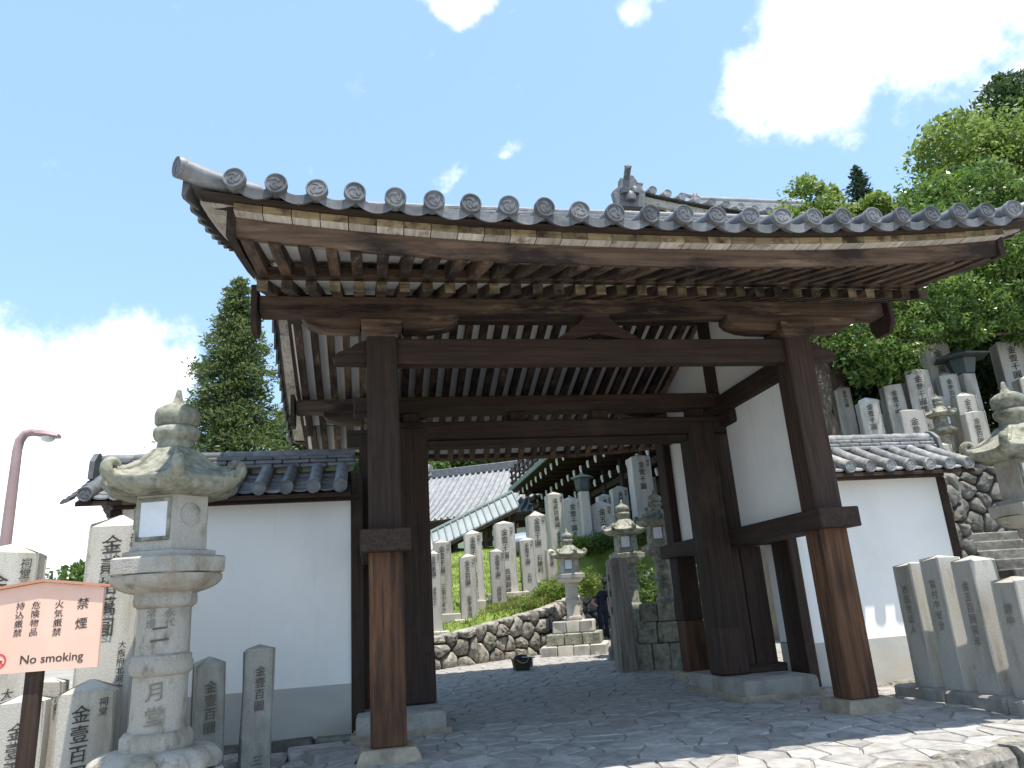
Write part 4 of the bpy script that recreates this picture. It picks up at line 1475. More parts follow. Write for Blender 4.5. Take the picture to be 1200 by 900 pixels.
for x, y, zt, w, t1, lab in INS2:
    z = hill_z(x, y) - .05
    h = zt - z
    pillar(lab, x, y, z, w, h, -.02, cols=[(t1, w * .34, -.02 * w, w * .42), ('祠堂', w * .17, w * .33, w * .34), ('松井源之助', w * .22, 0, h * .66)], socket=.3, group=G3)
G4 = 'pillars on the terrace right of the gate'
INS3 = [
    (10.84, 6.5, 3.75, .42, 1.53, '金壹千圓', 'first pillar above the coping beside the tree trunk'),
    (11.66, 7.2, 3.9, .26, 1.53, '金百圓', 'thin pillar between two wider ones above the coping'),
    (11.80, 6.8, 3.8, .42, 1.88, '金壹千圓', 'second wide pillar above the coping near the leaves'),
    (12.30, 6.6, 3.8, .50, 2.19, '金參千圓講', 'tall bright pillar above the coping end'),
    (13.70, 7.4, 3.95, .58, 2.97, '金壹萬圓', 'tallest terrace pillar rising into the leaves'),
    (14.53, 7.8, 4.0, .32, 2.74, '金百圓', 'slender pillar beside the dark terrace lamp'),
    (13.06, 6.2, 3.65, .44, 1.63, '金五百圓', 'blue-grey pillar in front of the terrace lamp'),
    (12.63, 5.6, 3.5, .40, 1.18, '金壹百圓', 'low pillar at the edge of the terrace wall'),
    (15.92, 7.5, 4.05, .60, 3.0, '金壹千圓', 'pillar at the right edge under the branches'),
    (15.0, 6.3, 3.7, .50, 2.0, '金五百圓', 'pillar behind the jewel of the right lantern'),
    (11.6, 5.5, 3.45, .32, .55, '金十圓', 'stub of a pillar on the terrace wall'),
    (14.2, 5.7, 3.55, .46, 1.5, '金參百圓', 'pillar behind the cap of the right lantern'),
]
extra = []
for k in range(17):                        # more stand packed behind and between them
    x = 10.9 + 6.0 * ((k * .618) % 1.0)
    y = 5.35 + .75 * (k % 5)
    if not any(abs(x - q[0]) < .45 and abs(y - q[1]) < .35 for q in INS3):
        extra.append((x, y, k))
ORD = 'first second third fourth fifth sixth seventh eighth ninth tenth eleventh twelfth thirteenth fourteenth fifteenth sixteenth seventeenth'.split()
for n, (x, y, k) in enumerate(sorted(extra)):
    rr = random.Random(900 + k)
    w = rr.uniform(.28, .5)
    pillar(ORD[n] + ' of the plainer terrace pillars counted from the tree trunk', x, y, hill_z(x, y), w, rr.uniform(.9, 1.5) + .22 * (k % 5), rr.uniform(-.5, -.2), m='granite', cols=[(rr.choice(['金壹百圓', '金五百圓', '金參百圓']), w * .34, 0, w * .45)], group=G4, sink=.4)
for x, y, z, w, h, t1, lab in INS3:
    pillar(lab, x, y, z, w, h, -.35, cols=[(t1, w * .34, 0, w * .45), ('大和屋', w * .26, 0, h * .62)], group=G4, sink=.4)

# rounded wooden post behind the gate
t = thing('wooden_post', 'thick grey weathered wooden post with rounded top and peg holes', 'post', (4.35, 5.75, .07))
b = MB()
b.loft([[(sx * .175 * k, sy * .165 * k, z) for sx, sy in ((-1, -.72), (-.72, -1), (.72, -1), (1, -.72), (1, .72), (.72, 1), (-.72, 1), (-1, .72))] for k, z in ((1.06, -.05), (1.02, .6), (1.0, 1.78), (.93, 1.80), (.93, 1.83), (1.0, 1.85), (1.0, 1.90), (.86, 1.95), (.45, 1.985))])
b.build('shaft', 'wood_grey', t, smooth=40)
for z in (1.62, 1.35, 1.05):
    b = MB().box((-.176, -.02, z), (.012, .07, .12), None, .004)
    b.build('peg_hole_shade', 'hole_shade', t)  # thin near-black plate: the shade inside a peg hole, put on as colour
# steps beside the right wall, the rough wall behind them
st = thing('stone_stairs', 'flight of grey stone steps climbing right of the plaster wall', 'stairs', (11.9, 2.5, 0))
for k in range(9):
    b = MB().box((0, 0, 0), (3.6, .40, .20), None, .02)
    b.build('step', 'rock_dark', st, smooth=30, loc=(.1, .33 * k, .92 + .17 * k))
    MB().box((0, 0, 0), (3.5, .34, .9 + .17 * k)).build('riser_fill', 'rock_dark', st, loc=(.1, .33 * k + .05, (.82 + .17 * k) / 2 - .07))
bx('landing', (.1, -.75, .40), (3.8, 1.05, 1.0), 'granite_dark', st, .03)
stone_wall('retaining_wall', 'mossy rough stone wall beside the steps behind the right coping', [(8.55, 2.9), (10.05, 3.6), (10.2, 4.6), (17.5, 4.62)], [-.1, -.1, -.1, -.1], [2.9, 3.05, 3.3, 3.45], .38, 'rock_dark', 8)
bx_o = None

# ---------------------------------------------------------------- sign, lamps, small things
sg = thing('notice_sign', 'pale orange no smoking notice board with small gabled roof on a dark post', 'sign', (-2.47, -1.8, -.15), .03)
b = MB()
b.prism([(-.40, 1.24), (.40, 1.24), (.40, 1.79), (0, 1.845), (-.40, 1.79)], 1, -.018, .018)
b.build('board', 'sign_paint', sg)
for s in (-1, 1):
    b = MB()
    b.loft([[(s * .0, y, z) for y, z in ((-.045, 1.848), (.045, 1.848), (.045, 1.868), (-.045, 1.868))], [(s * .445, y, z) for y, z in ((-.045, 1.787), (.045, 1.787), (.045, 1.805), (-.045, 1.805))]])
    b.build('roof_board', 'sign_roof', sg)
bx('post', (-.02, .055, .66), (.105, .075, 1.75), 'wood_dark_z', sg, .008)
for txt, size, x, z in (('禁', .082, .27, 1.72), ('煙', .082, .27, 1.585), ('火気厳禁', .060, .115, 1.715), ('危険物品', .057, -.035, 1.715), ('持込厳禁', .057, -.135, 1.715), ('東大寺', .045, -.285, 1.60)):
    lettering(sg, txt, size, x, -.0195, z)
lettering(sg, 'No smoking', .082, .10, -.0195, 1.365, vertical=False)
b = MB()
n = 24
b.loft([[(r * math.cos(2 * PI * j / n) - .235, y, r * math.sin(2 * PI * j / n) + 1.325) for j in range(n)] for r, y in ((.050, -.018), (.050, -.0205), (.040, -.0205), (.040, -.018))], caps=False)
b.box((-.235, -.0195, 1.325), (.086, .002, .010), Matrix.Rotation(R(40), 3, 'Y'))
b.build('prohibition_ring', 'sign_red', sg)
b = MB().box((-.235, -.0188, 1.322), (.05, .002, .011))
b.build('cigarette_mark', 'ink', sg)

sl = thing('street_lamp', 'dusky pink street lamp with curved arm beyond the left wall', 'street lamp', (-6.1, 6.0, -.5))
b = MB()
b.tube([(0, 0, 0), (0, 0, 4.0), (.0, 0, 4.95), (.02, 0, 5.12), (.09, 0, 5.24), (.20, 0, 5.27), (.34, 0, 5.24)], [.10, .085, .075, .075, .072, .07, .06], 14)
b.build('pole', 'lamp_paint', sl, smooth=50)
b = MB()
b.loft([[(x, y * w, z + dz * h) for y, dz in ((-1, -.2), (-.8, .6), (0, 1), (.8, .6), (1, -.2), (.7, -.6), (-.7, -.6))] for x, w, z, h in ((.24, .05, 5.25, .05), (.34, .12, 5.24, .075), (.52, .14, 5.205, .07), (.64, .10, 5.18, .04))])
b.build('lamp_head', 'lamp_paint', sl, smooth=50)
b = MB()
b.lathe([(.11, 0), (.105, -.04), (.075, -.075), (.02, -.09)], 18, (.46, 0, 5.175))
b.build('lamp_bowl', 'lamp_glass', sl, smooth=50)

lp = thing('garden_lamp', 'green copper lantern lamp on a stone post among the bank pillars', 'lamp', (7.00, 16.5, 2.75))
b = MB().box((0, 0, 1.0), (.34, .34, 2.3), None, .03)
b.build('post', 'granite', lp)
b = MB()
b.lathe([(.16, 2.12), (.20, 2.16), (.24, 2.20), (.30, 2.58), (.28, 2.60)], 6)
b.build('lamp_box', 'lamp_metal', lp)
for k in range(6):
    a = PI / 6 + k * PI / 3
    bx('lamp_glass', (.238 * math.cos(a), .238 * math.sin(a), 2.39), (.20, .012, .30), 'lamp_metal', lp, 0, a + PI / 2)
b = MB()
b.lathe([(.40, 2.60), (.42, 2.625), (.20, 2.70), (.06, 2.735), (.07, 2.76), (.04, 2.80), (.005, 2.83)], 12, poly=6)
b.build('lamp_roof', 'copper_green', lp)
lp = thing('garden_lamp', 'dark metal lantern lamp on the terrace beside the right-hand pillars', 'lamp', (13.85, 6.8, 3.7))
MB().box((0, 0, .8), (.34, .34, 2.8), None, .03).build('post', 'granite_dark', lp)
b = MB()
b.lathe([(.16, 2.16), (.24, 2.20), (.33, 2.55), (.31, 2.57)], 6)
b.build('lamp_box', 'lamp_metal', lp)
b = MB()
b.lathe([(.62, 2.57), (.64, 2.60), (.30, 2.72), (.06, 2.80), (.04, 2.86), (.005, 2.9)], 12, poly=6)
b.build('lamp_roof', 'lamp_metal', lp)

bg = thing('carry_basket', 'dark square basket with folded cloths standing on the paving behind the gate', 'basket', (2.66, 6.95, .155), .1)
b = MB()
b.loft([[(sx * w, sy * w * .7, z) for sx, sy in ((-1, -1), (1, -1), (1, 1), (-1, 1))] for w, z in ((.135, 0), (.165, .20), (.150, .20), (.125, .03))])
b.build('basket_body', 'canvas_dark', bg)
b = MB()
b.tube([(-.12, -.122, .19), (-.07, -.135, .14), (0, -.138, .12), (.07, -.135, .14), (.11, -.122, .19)], .010, 8)
b.build('rope_handle', 'bamboo', bg, smooth=60)
b = MB()
b.lathe([(.145, .17), (.14, .215), (.10, .25), (.02, .262)], 14)
b.v = [(p[0] * 1.0, p[1] * .7, p[2] + .012 * math.sin(p[0] * 40 + p[1] * 31)) for p in b.v]
b.build('navy_cloth', 'navy', bg, smooth=60)
b = MB().box((.12, -.05, .205), (.26, .16, .014), (Matrix.Rotation(.06, 3, 'Y') @ Matrix.Rotation(-.2, 3, 'X')), .004)
b.build('white_towel', 'white_paper', bg)
b = MB().box((.185, -.06, .11), (.02, .12, .17), None, .006)
b.build('hanging_cloth', 'violet_cloth', bg)
b = MB().box((-.17, -.06, .185), (.10, .06, .03), (Matrix.Rotation(.3, 3, 'Y')), .008)
b.build('orange_pouch', 'orange', bg)

# covered heap under a blue-grey sheet behind the pillars
b = MB()
rings = []
for i in range(13):
    u = i / 12
    w = math.sin(PI * min(1, max(0, .06 + .88 * u))) ** .35
    rings.append([(u * 2.6 - 1.3, .45 * w * math.cos(a) + .03 * math.sin(9 * u + a * 3), max(-.35, .36 * w * math.sin(a) * (1 + .06 * math.sin(13 * u + 2 * a)))) for a in [2 * PI * j / 16 for j in range(16)]])
b.loft(rings)
tag(b.build('covered_heap', 'blue_sheet', smooth=60, loc=(5.5, 18.2, hill_z(5.5, 18.2) + .30)), 'long heap under a blue-grey sheet behind the bank pillars', 'sheet')

# ---------------------------------------------------------------- person beside the wooden post
pr = thing('person', 'person in dark t-shirt and navy trousers, hand on hip, behind the post', 'person', (6.50, 14.0, .245), .25)
J = {}


def body():
    V, E, RAD = [], [], []

    def chain(pts, start=None):
        prev = start
        for (x, y, z, r1, r2) in pts:
            V.append((x, y, z)); RAD.append((r1, r2))
            if prev is not None:
                E.append((prev, len(V) - 1))
            prev = len(V) - 1
        return prev
    pel = chain([(0, 0, .86, .145, .10)])
    ch = chain([(0, 0, .98, .13, .09), (0, -.01, 1.14, .14, .10), (0, 0, 1.27, .155, .10)], pel)
    nk = chain([(0, .005, 1.36, .06, .055), (0, -.01, 1.43, .055, .055), (0, -.012, 1.50, .078, .088), (0, -.015, 1.57, .072, .085), (0, -.01, 1.61, .03, .04)], ch)
    for s in (-1, 1):
        chain([(s * .09, 0, .80, .088, .085), (s * .10, -.01, .45, .058, .06), (s * .105, .01, .30, .054, .058), (s * .11, .02, .09, .04, .045), (s * .115, -.02, .04, .045, .04), (s * .12, -.12, .03, .04, .028)], pel)
    chain([(-.17, 0, 1.29, .058, .055), (-.27, .05, 1.05, .042, .042), (-.30, .06, 1.02, .038, .038), (-.20, -.06, .93, .030, .030), (-.16, -.08, .92, .035, .025)], ch)
    chain([(.17, 0, 1.29, .058, .055), (.21, .01, 1.03, .042, .042), (.22, -.02, .80, .030, .030), (.22, -.03, .72, .036, .022)], ch)
    me = bpy.data.meshes.new('body')
    me.from_pydata(V, E, [])
    o = link('body', me, pr)
    sk = o.modifiers.new('skin', 'SKIN')
    for v, r in zip(me.skin_vertices[0].data, RAD):
        v.radius = r
    me.skin_vertices[0].data[0].use_root = True
    sd = o.modifiers.new('sub', 'SUBSURF')
    sd.levels = sd.render_levels = 2
    dg = bpy.context.evaluated_depsgraph_get()
    dg.update()
    m2 = bpy.data.meshes.new_from_object(o.evaluated_get(dg))
    o.modifiers.clear()
    o.data = m2
    m2.materials.clear()
    for k in ('skin', 'navy', 'navy_jeans', 'canvas_dark'):
        m2.materials.append(MAT[k])
    for p in m2.polygons:
        c = p.center
        side = abs(c.x)
        if c.z < .075:
            k = 3
        elif c.z < .93 and side < .19:
            k = 2
        elif c.z < 1.37 and c.z > .92 and (side < .185 or c.z > 1.14):
            k = 1
        else:
            k = 0
        p.material_index = k
    m2.shade_smooth()
    return o


body()
b = MB()
b.lathe([(.02, .115), (.06, .105), (.09, .07), (.098, .02), (.092, -.04), (.075, -.075)], 16)
b.v = [(p[0], p[1] * 1.12 + .012, p[2] + (0 if p[1] > -.03 else .045) + 1.535) for p in b.v]
b.build('hair', 'hair', pr, smooth=60)
b = MB()
b.loft([[(x, -.098 + d, z) for x, d, z in ((-.012, 0, 1.495), (.012, 0, 1.495), (.008, .0, 1.535), (-.008, 0, 1.535))], [(x, -.122, z) for x, z in ((-.010, 1.500), (.010, 1.500), (.004, 1.515), (-.004, 1.515))]])
b.build('nose', 'skin', pr, smooth=40)

# ---------------------------------------------------------------- the great hall on stilts behind, its balcony and roof corner
hall = thing('temple_hall', 'huge dark timber hall on stilts with bracketed balcony and tiled roof', 'temple hall', (8.0, 22.0, 0))
HO = Vector((8.0, 22.0, 0))


def hp(x, y, z=0):
    return (x - HO.x, y - HO.y, z)


BX, BY0, BY1, BZ = 8.0, 11.5, 35.0, 7.75
bx('balcony_floor', hp(BX + 5.0, (BY0 + BY1) / 2, BZ + .11), (10.0, BY1 - BY0, .20), 'wood_dark_y', hall, .02)
bx('balcony_edge', hp(BX - .06, (BY0 + BY1) / 2, BZ + .12), (.10, BY1 - BY0 + .1, .26), 'copper_green', hall, .02)
bx('balcony_edge', hp(BX + 4, BY1 + .06, BZ + .12), (8.2, .10, .26), 'copper_green', hall, .02)
for z, h in ((BZ + .55, .09), (BZ + .88, .07), (BZ + 1.25, .12)):
    bx('balcony_rail', hp(BX + .12, (BY0 + BY1) / 2, z), (.10, BY1 - BY0 + .5, h), 'wood_old_y', hall, .012)
    bx('balcony_rail', hp(BX + 4, BY1 - .12, z + .004), (8, .10, h), 'wood_old_x', hall, .012)
post_me = MB().box((0, 0, .62), (.11, .11, 1.24), None, .012).mesh('baluster', 'wood_old_z')
y = BY0 + .3
while y < BY1:
    link('baluster', post_me, hall, hp(BX + .12, y, BZ + .2))
    y += 1.15
# bracket arms with whitewashed ends in four tiers under the balcony
arm_me = MB()
arm_me.prism([(.0, .0), (1.6, 0), (1.6, .20), (0, .20), (-.06, .10)], 1, -.085, .085)
arm_me = arm_me.mesh('bracket_arm', 'wood_dark_x')
tip_me = MB()
tip_me.prism([(-.02, .0), (-.02, .20), (-.075, .21), (-.085, .10), (-.05, -.08), (-.02, -.10)], 1, -.092, .092)
tip_me = tip_me.mesh('arm_tip', 'white_paint')
for tier in range(4):
    xx = BX + .35 + .85 * tier
    z = BZ - .28 - .52 * tier
    y = BY0 + .6 + .3 * (tier % 2)
    while y < BY1 - .2:
        a = link('bracket_arm', arm_me, hall, hp(xx, y, z))
        link('arm_tip', tip_me, a)
        y += 1.15
    bx('tier_beam', hp(xx + .6, (BY0 + BY1) / 2, z + .31), (.22, BY1 - BY0, .20), 'wood_dark_y', hall, .02)
for tier in range(3):
    y = BY1 - .35 - .85 * tier
    xx = BX + .9
    while xx < BX + 7:
        a = link('bracket_arm', arm_me, hall, hp(xx, y, BZ - .30 - .52 * tier), (0, 0, -PI / 2))
        link('arm_tip', tip_me, a)
        xx += 1.15
# stilts, ties and the dark boarded wall behind them
for k in range(10):
    y = BY0 + .8 + 2.5 * k
    for xx in (BX + 2.6, BX + 5.2):
        bx('stilt', hp(xx, y, 4.2), (.40, .40, 7.0), 'wood_dark_z', hall, .04)
for z in (3.2, 4.9, 6.3):
    bx('stilt_tie', hp(BX + 2.6, (BY0 + BY1) / 2, z), (.22, BY1 - BY0 - .6, .26), 'wood_dark_y', hall, .02)
plank = MB().box((0, 0, 0), (.06, .40, 6.4), None, .01).mesh('wall_board', 'wood_dark_z')
y = BY0 + .3
while y < BY1 - .2:
    link('wall_board', plank, hall, hp(BX + 3.6 + rnd.uniform(-.012, .012), y, 4.5))
    y += .41
bx('hall_body', hp(BX + 7.2, (BY0 + BY1) / 2 + .2, 8.7), (7.0, BY1 - BY0 - 5.0, 8.6), 'wood_dark_z', hall, .05)
# hip roof: near corner seen above the gate
EX, EY0, EY1, EZ = 7.45, 10.5, 33.5, 12.15
RXs, RY, RZ = 15.9, 22.0, 18.9


def eave_up(u):
    return .95 * max(0.0, 1 - u / 9.0) ** 2.2


def hall_roof(u, t):
    """South slope: u along the eave from the corner, t up the slope."""
    x = EX + u
    zt = EZ + eave_up(u) * (1 - t) ** 2
    yt = EY0 + (RY - EY0) * t
    return (x, yt, zt + (RZ - EZ) * (.72 * t + .28 * t * t))


o = MB()
rings = []
for i in range(15):
    t = i / 14
    rings.append([hp(max(EX + 18 * j / 18, EX + (RXs - EX) * t), hall_roof(18 * j / 18, t)[1], hall_roof(max(18 * j / 18, (RXs - EX) * t), t)[2] - .12) for j in range(19)])
o.loft(rings, closed=False)
# west slope
rings = []
for i in range(15):
    t = i / 14
    ring = []
    for j in range(13):
        v = j / 12
        ya = EY0 + (RY - EY0) * t
        yb = EY1 - (EY1 - RY) * t
        yq = ya + (yb - ya) * v
        u = min(abs(yq - EY0), abs(EY1 - yq))
        ring.append(hp(EX + (RXs - EX) * t, yq, EZ + eave_up(u) * (1 - t) ** 2 + (RZ - EZ) * (.72 * t + .28 * t * t) - .12))
    rings.append(ring)
o.loft(rings, closed=False)
rings = []
for t in (0, .5, 1):
    rings.append([hp(max(EX + j, EX + (RXs - EX) * t), EY1 + (RY - EY1) * t, EZ + (RZ - EZ) * t - .12) for j in range(0, 19, 2)])
o.loft(rings, closed=False)
o.build('roof_slopes', 'tile_far', hall, smooth=50)
HD = disc_mesh('eave_disc', .13, 'tile_old')
for k in range(34):
    u = .35 + .46 * k
    row = link('cover_tile_row', None, hall, hp(EX + u, EY0, EZ + eave_up(u)))
    q = MB()
    pts2 = []
    base = hall_roof(u, 0)
    tmax = min(1.0, max(.05, u / (RXs - EX))) if u < (RXs - EX) else 1.0
    for i in range(9):
        t = tmax * i / 8
        p = hall_roof(u, t)
        pts2.append((0, p[1] - base[1], p[2] - base[2]))
    q.tube(pts2, .12, 8)
    q.build('cover_tiles', 'tile_far', row, smooth=50)
    link('eave_disc', HD, row, (0, -.03, 0), 0)
for k in range(12):
    v = .5 + .46 * k
    row = link('cover_tile_row', None, hall, hp(EX, EY0 + v, EZ + eave_up(v)))
    q = MB()
    q.tube([(0, 0, 0), (min(v, 2.4) * .65, 0, min(v, 2.4) * .65 * .62)], .12, 8)
    q.build('cover_tiles', 'tile_far', row, smooth=50)
    link('eave_disc', HD, row, (-.03, 0, 0), -PI / 2)
# eave boards, pale edge and rafters under the south and west eaves
o = MB()
o.loft([[hp(EX + .15 + u, EY0 + .15 + q, EZ + eave_up(u) - dz) for q, dz in ((0, .20), (0, .44), (.14, .44), (.14, .20))] for u in [i * .75 for i in range(24)]])
o.loft([[hp(EX + .15 + q, EY0 + .15 + u, EZ + eave_up(u) - dz) for q, dz in ((0, .20), (0, .44), (.14, .44), (.14, .20))] for u in [i * .75 for i in range(24)]])
o.build('eave_board', 'wood_pale', hall)
for k in range(36):
    u = .5 + .42 * k
    for nm in ('s', 'w'):
        L = min(3.2, u)
        q = MB()
        d = (0, 1) if nm == 's' else (1, 0)
        o0 = (u, .25) if nm == 's' else (.25, u)
        q.box((0, 0, 0), (.13 if nm == 's' else L, L if nm == 's' else .13, .14), None, .01)
        ob = q.build('rafter', 'wood_dark_y', hall)
        ob.location = hp(EX + o0[0] + d[0] * L / 2, EY0 + o0[1] + d[1] * L / 2, EZ + eave_up(u) - .46)
        e = MB().box((0, 0, 0), (.132, .012, .142) if nm == 's' else (.012, .132, .142))
        e.build('rafter_end', 'white_paint', ob, loc=(-d[0] * L / 2 - d[0] * .007, -d[1] * L / 2 - d[1] * .007, 0))
# hip ridge with stacked demon tiles at the corner
o = MB()
for h, w in ((.0, .34), (.16, .28), (.32, .22)):
    o.tube([hp(EX + .25 + 7.2 * t, EY0 + .35 + 11.2 * t, EZ + eave_up(0) * (1 - t) ** 2 + (RZ - EZ) * (.72 * t + .28 * t * t) + h - .02) for t in [i / 10 for i in range(11)]], w, 8)
o.build('hip_ridge', 'tile_far', hall, smooth=50)
for i, (du, dz, sc) in enumerate(((.05, -.30, 1.0), (.80, -.02, .72))):
    c = hp(EX + du, EY0 + du * 1.3, EZ + eave_up(0) * .92 + dz)
    q = MB()
    q.prism([(c[0] - .42 * sc, c[2] - .4 * sc), (c[0] - .50 * sc, c[2] + .1 * sc), (c[0] - .26 * sc, c[2] + .28 * sc), (c[0] - .22 * sc, c[2] + .55 * sc), (c[0], c[2] + .48 * sc), (c[0] + .22 * sc, c[2] + .55 * sc), (c[0] + .26 * sc, c[2] + .28 * sc), (c[0] + .50 * sc, c[2] + .1 * sc), (c[0] + .42 * sc, c[2] - .4 * sc)], 1, c[1] - .12, c[1] + .12)
    for hx, hz, r0 in ((-.16, .12, .13), (.16, .12, .13), (0, -.08, .16)):
        q.lathe([(r0 * sc, -r0 * sc), (r0 * 1.1 * sc, 0), (r0 * .7 * sc, r0 * .8 * sc), (.02, r0 * sc)], 10, (c[0] + hx * sc, c[1] - .14, c[2] + hz * sc))
    q.tube([(c[0], c[1] + .1, c[2] + .45 * sc), (c[0] - .02, c[1] - .1, c[2] + .58 * sc), (c[0] - .05, c[1] - .38, c[2] + .76 * sc)], .10 * sc, 10)
    q.build('demon_tile', 'tile', hall, smooth=35)
    dd = link('eave_disc', HD, hall, (c[0] - .055, c[1] - .40, c[2] + .78 * sc), 0)
    dd.scale = (.85 * sc,) * 3
    dd.rotation_euler = (-.8, 0, -.1)
# main ridge
o = MB()
for k in range(3):
    o.box(hp(RXs + 5.0, RY, RZ + .12 + .24 * k), (10.6, .7 - .12 * k, .22), None, .03)
o.tube([hp(RXs - .3, RY, RZ + .88), hp(RXs + 10.3, RY, RZ + .86)], .17, 10)
o.box(hp(RXs - .35, RY, RZ + .5), (.22, .95, 1.1), None, .08)
o.tube([hp(RXs - .3, RY, RZ + 1.0), hp(RXs - .75, RY, RZ + 1.15)], [.13, .09], 8)
o.build('main_ridge', 'tile_far', hall, smooth=40)

# ---------------------------------------------------------------- roofed stairway climbing to the hall
gal = thing('roofed_stairway', 'long stairway under a pale green ribbed metal roof climbing the bank', 'stairway', (1.0, 22.0, 0))
A, B = Vector((-.6, 22.0, 2.75)), Vector((5.6, 22.0, 5.45))
dv = (B - A)


def gp(t, dy, dz):
    p = A + dv * t
    return (p.x - 1.0, p.y + dy - 22.0, p.z + dz)


for side in (-1, 1):
    o = MB()
    o.loft([[gp(0, side * 1.15, -.42), gp(0, 0, .28), gp(0, 0, .34), gp(0, side * 1.15, -.36)], [gp(1, side * 1.15, -.42), gp(1, 0, .28), gp(1, 0, .34), gp(1, side * 1.15, -.36)]])
    o.build('roof_slope', 'copper_roof', gal)
    for k in range(25):
        t = k / 24
        o = MB()
        o.loft([[gp(t + e, side * 1.17, -.375 + h) for e, h in ((-.0035, 0), (.0035, 0), (.0035, .06), (-.0035, .06))], [gp(t + e, side * .02, .335 + h) for e, h in ((-.0035, 0), (.0035, 0), (.0035, .06), (-.0035, .06))]])
        o.build('roof_rib', 'copper_green', gal)
    o = MB()
    o.loft([[gp(t, side * 1.12, -.56), gp(t, side * 1.18, -.56), gp(t, side * 1.18, -.42), gp(t, side * 1.12, -.42)] for t in (0, 1)])
    o.build('eave_beam', 'wood_dark_x', gal)
    for k in range(6):
        p = gp(.03 + .188 * k, side * .85, 0)
        z0 = hill_z(p[0] + 1, p[1] + 22) - .3
        bx('stair_post', (p[0], p[1], (z0 + p[2] - .35) / 2), (.18, .18, p[2] - .35 - z0), 'wood_dark_z', gal, .015)
    for dz in (-1.15, -1.75):
        o = MB()
        o.loft([[gp(t, side * .85 - .05, dz), gp(t, side * .85 + .05, dz), gp(t, side * .85 + .05, dz + .16), gp(t, side * .85 - .05, dz + .16)] for t in (0, 1)])
        o.build('stair_rail', 'wood_dark_x', gal)
o = MB()
o.tube([gp(0, 0, .36), gp(1, 0, .36)], .09, 8)
o.build('roof_ridge', 'copper_green', gal)
o = MB()
o.loft([[gp(t, -.8, -2.05), gp(t, .8, -2.05), gp(t, .8, -1.8), gp(t, -.8, -1.8)] for t in (0, 1)])
o.build('stair_flight', 'granite_dark', gal)

# ---------------------------------------------------------------- far hall with broad grey roof
fh = thing('far_hall', 'low hall with broad pale grey tiled roof beyond the roofed stairway', 'building', (6.0, 41.0, 4.1), -.45)
o = MB()
rings = []
for i in range(9):
    t = i / 8
    xl = -7.8 + 5.6 * t
    rings.append([(xl + (9.5 - xl) * j / 14, -6.0 + 6.0 * t, 2.3 + 3.6 * (.7 * t + .3 * t * t) + .5 * (1 - t) * max(0, 1 - j / 4) ** 2) for j in range(15)])
o.loft(rings, closed=False)
rings = []
for i in range(9):
    t = i / 8
    rings.append([(-7.8 + 5.6 * t, (-6 + 6 * t) + (12 - 12 * t) * j / 8, 2.3 + 3.6 * (.7 * t + .3 * t * t)) for j in range(9)])
o.loft(rings, closed=False)
rings = []
for t in (0, 1):
    rings.append([(x, 6 - 6 * t, 2.3 + 3.6 * t) for x in (-7.8 + 5.6 * t, 9.5)])
o.loft(rings, closed=False)
o.build('roof', 'tile_far', fh, smooth=60)
for k in range(44):
    x = -7.6 + .39 * k
    tm = min(1.0, (x + 7.8) / 5.6)
    q = MB()
    q.tube([(0, -6.0 + 6.0 * t, 2.3 + 3.6 * (.7 * t + .3 * t * t) + .5 * (1 - t) * max(0, 1 - (x + 7.8) / 17.3 * 14 / 4) ** 2 + .05) for t in [tm * i / 5 for i in range(6)]], .09, 6)
    q.build('cover_tile_row', 'tile_far', fh, smooth=60, loc=(x, 0, 0))
o = MB()
o.tube([(-7.9, -6.1, 2.95), (-6.4, -4.5, 3.55), (-4.3, -2.25, 4.85), (-2.2, 0, 6.1)], [.2, .2, .24, .26], 8)
o.box((3.6, 0, 6.1), (11.8, .5, .55), None, .05)
o.box((-2.35, 0, 6.3), (.3, .8, 1.0), None, .08)
o.tube([(-6.6, -4.7, 3.7), (-6.9, -5.0, 4.2)], [.14, .08], 6)
o.tube([(-4.6, -2.6, 4.9), (-4.9, -2.9, 5.4)], [.14, .08], 6)
o.build('roof_ridges', 'tile', fh, smooth=40)
bx('eave_band', (.9, -5.75, 2.0), (16.6, .2, .35), 'wood_dark_x', fh, .02)
bx('wall', (1.2, -.2, .2), (13.5, 9.0, 3.6), 'wood_dark_z', fh, .02)
for k in range(9):
    bx('wall_panel', (-4.9 + 1.45 * k, -4.72, 1.1), (1.15, .06, .9), 'plaster', fh, 0)

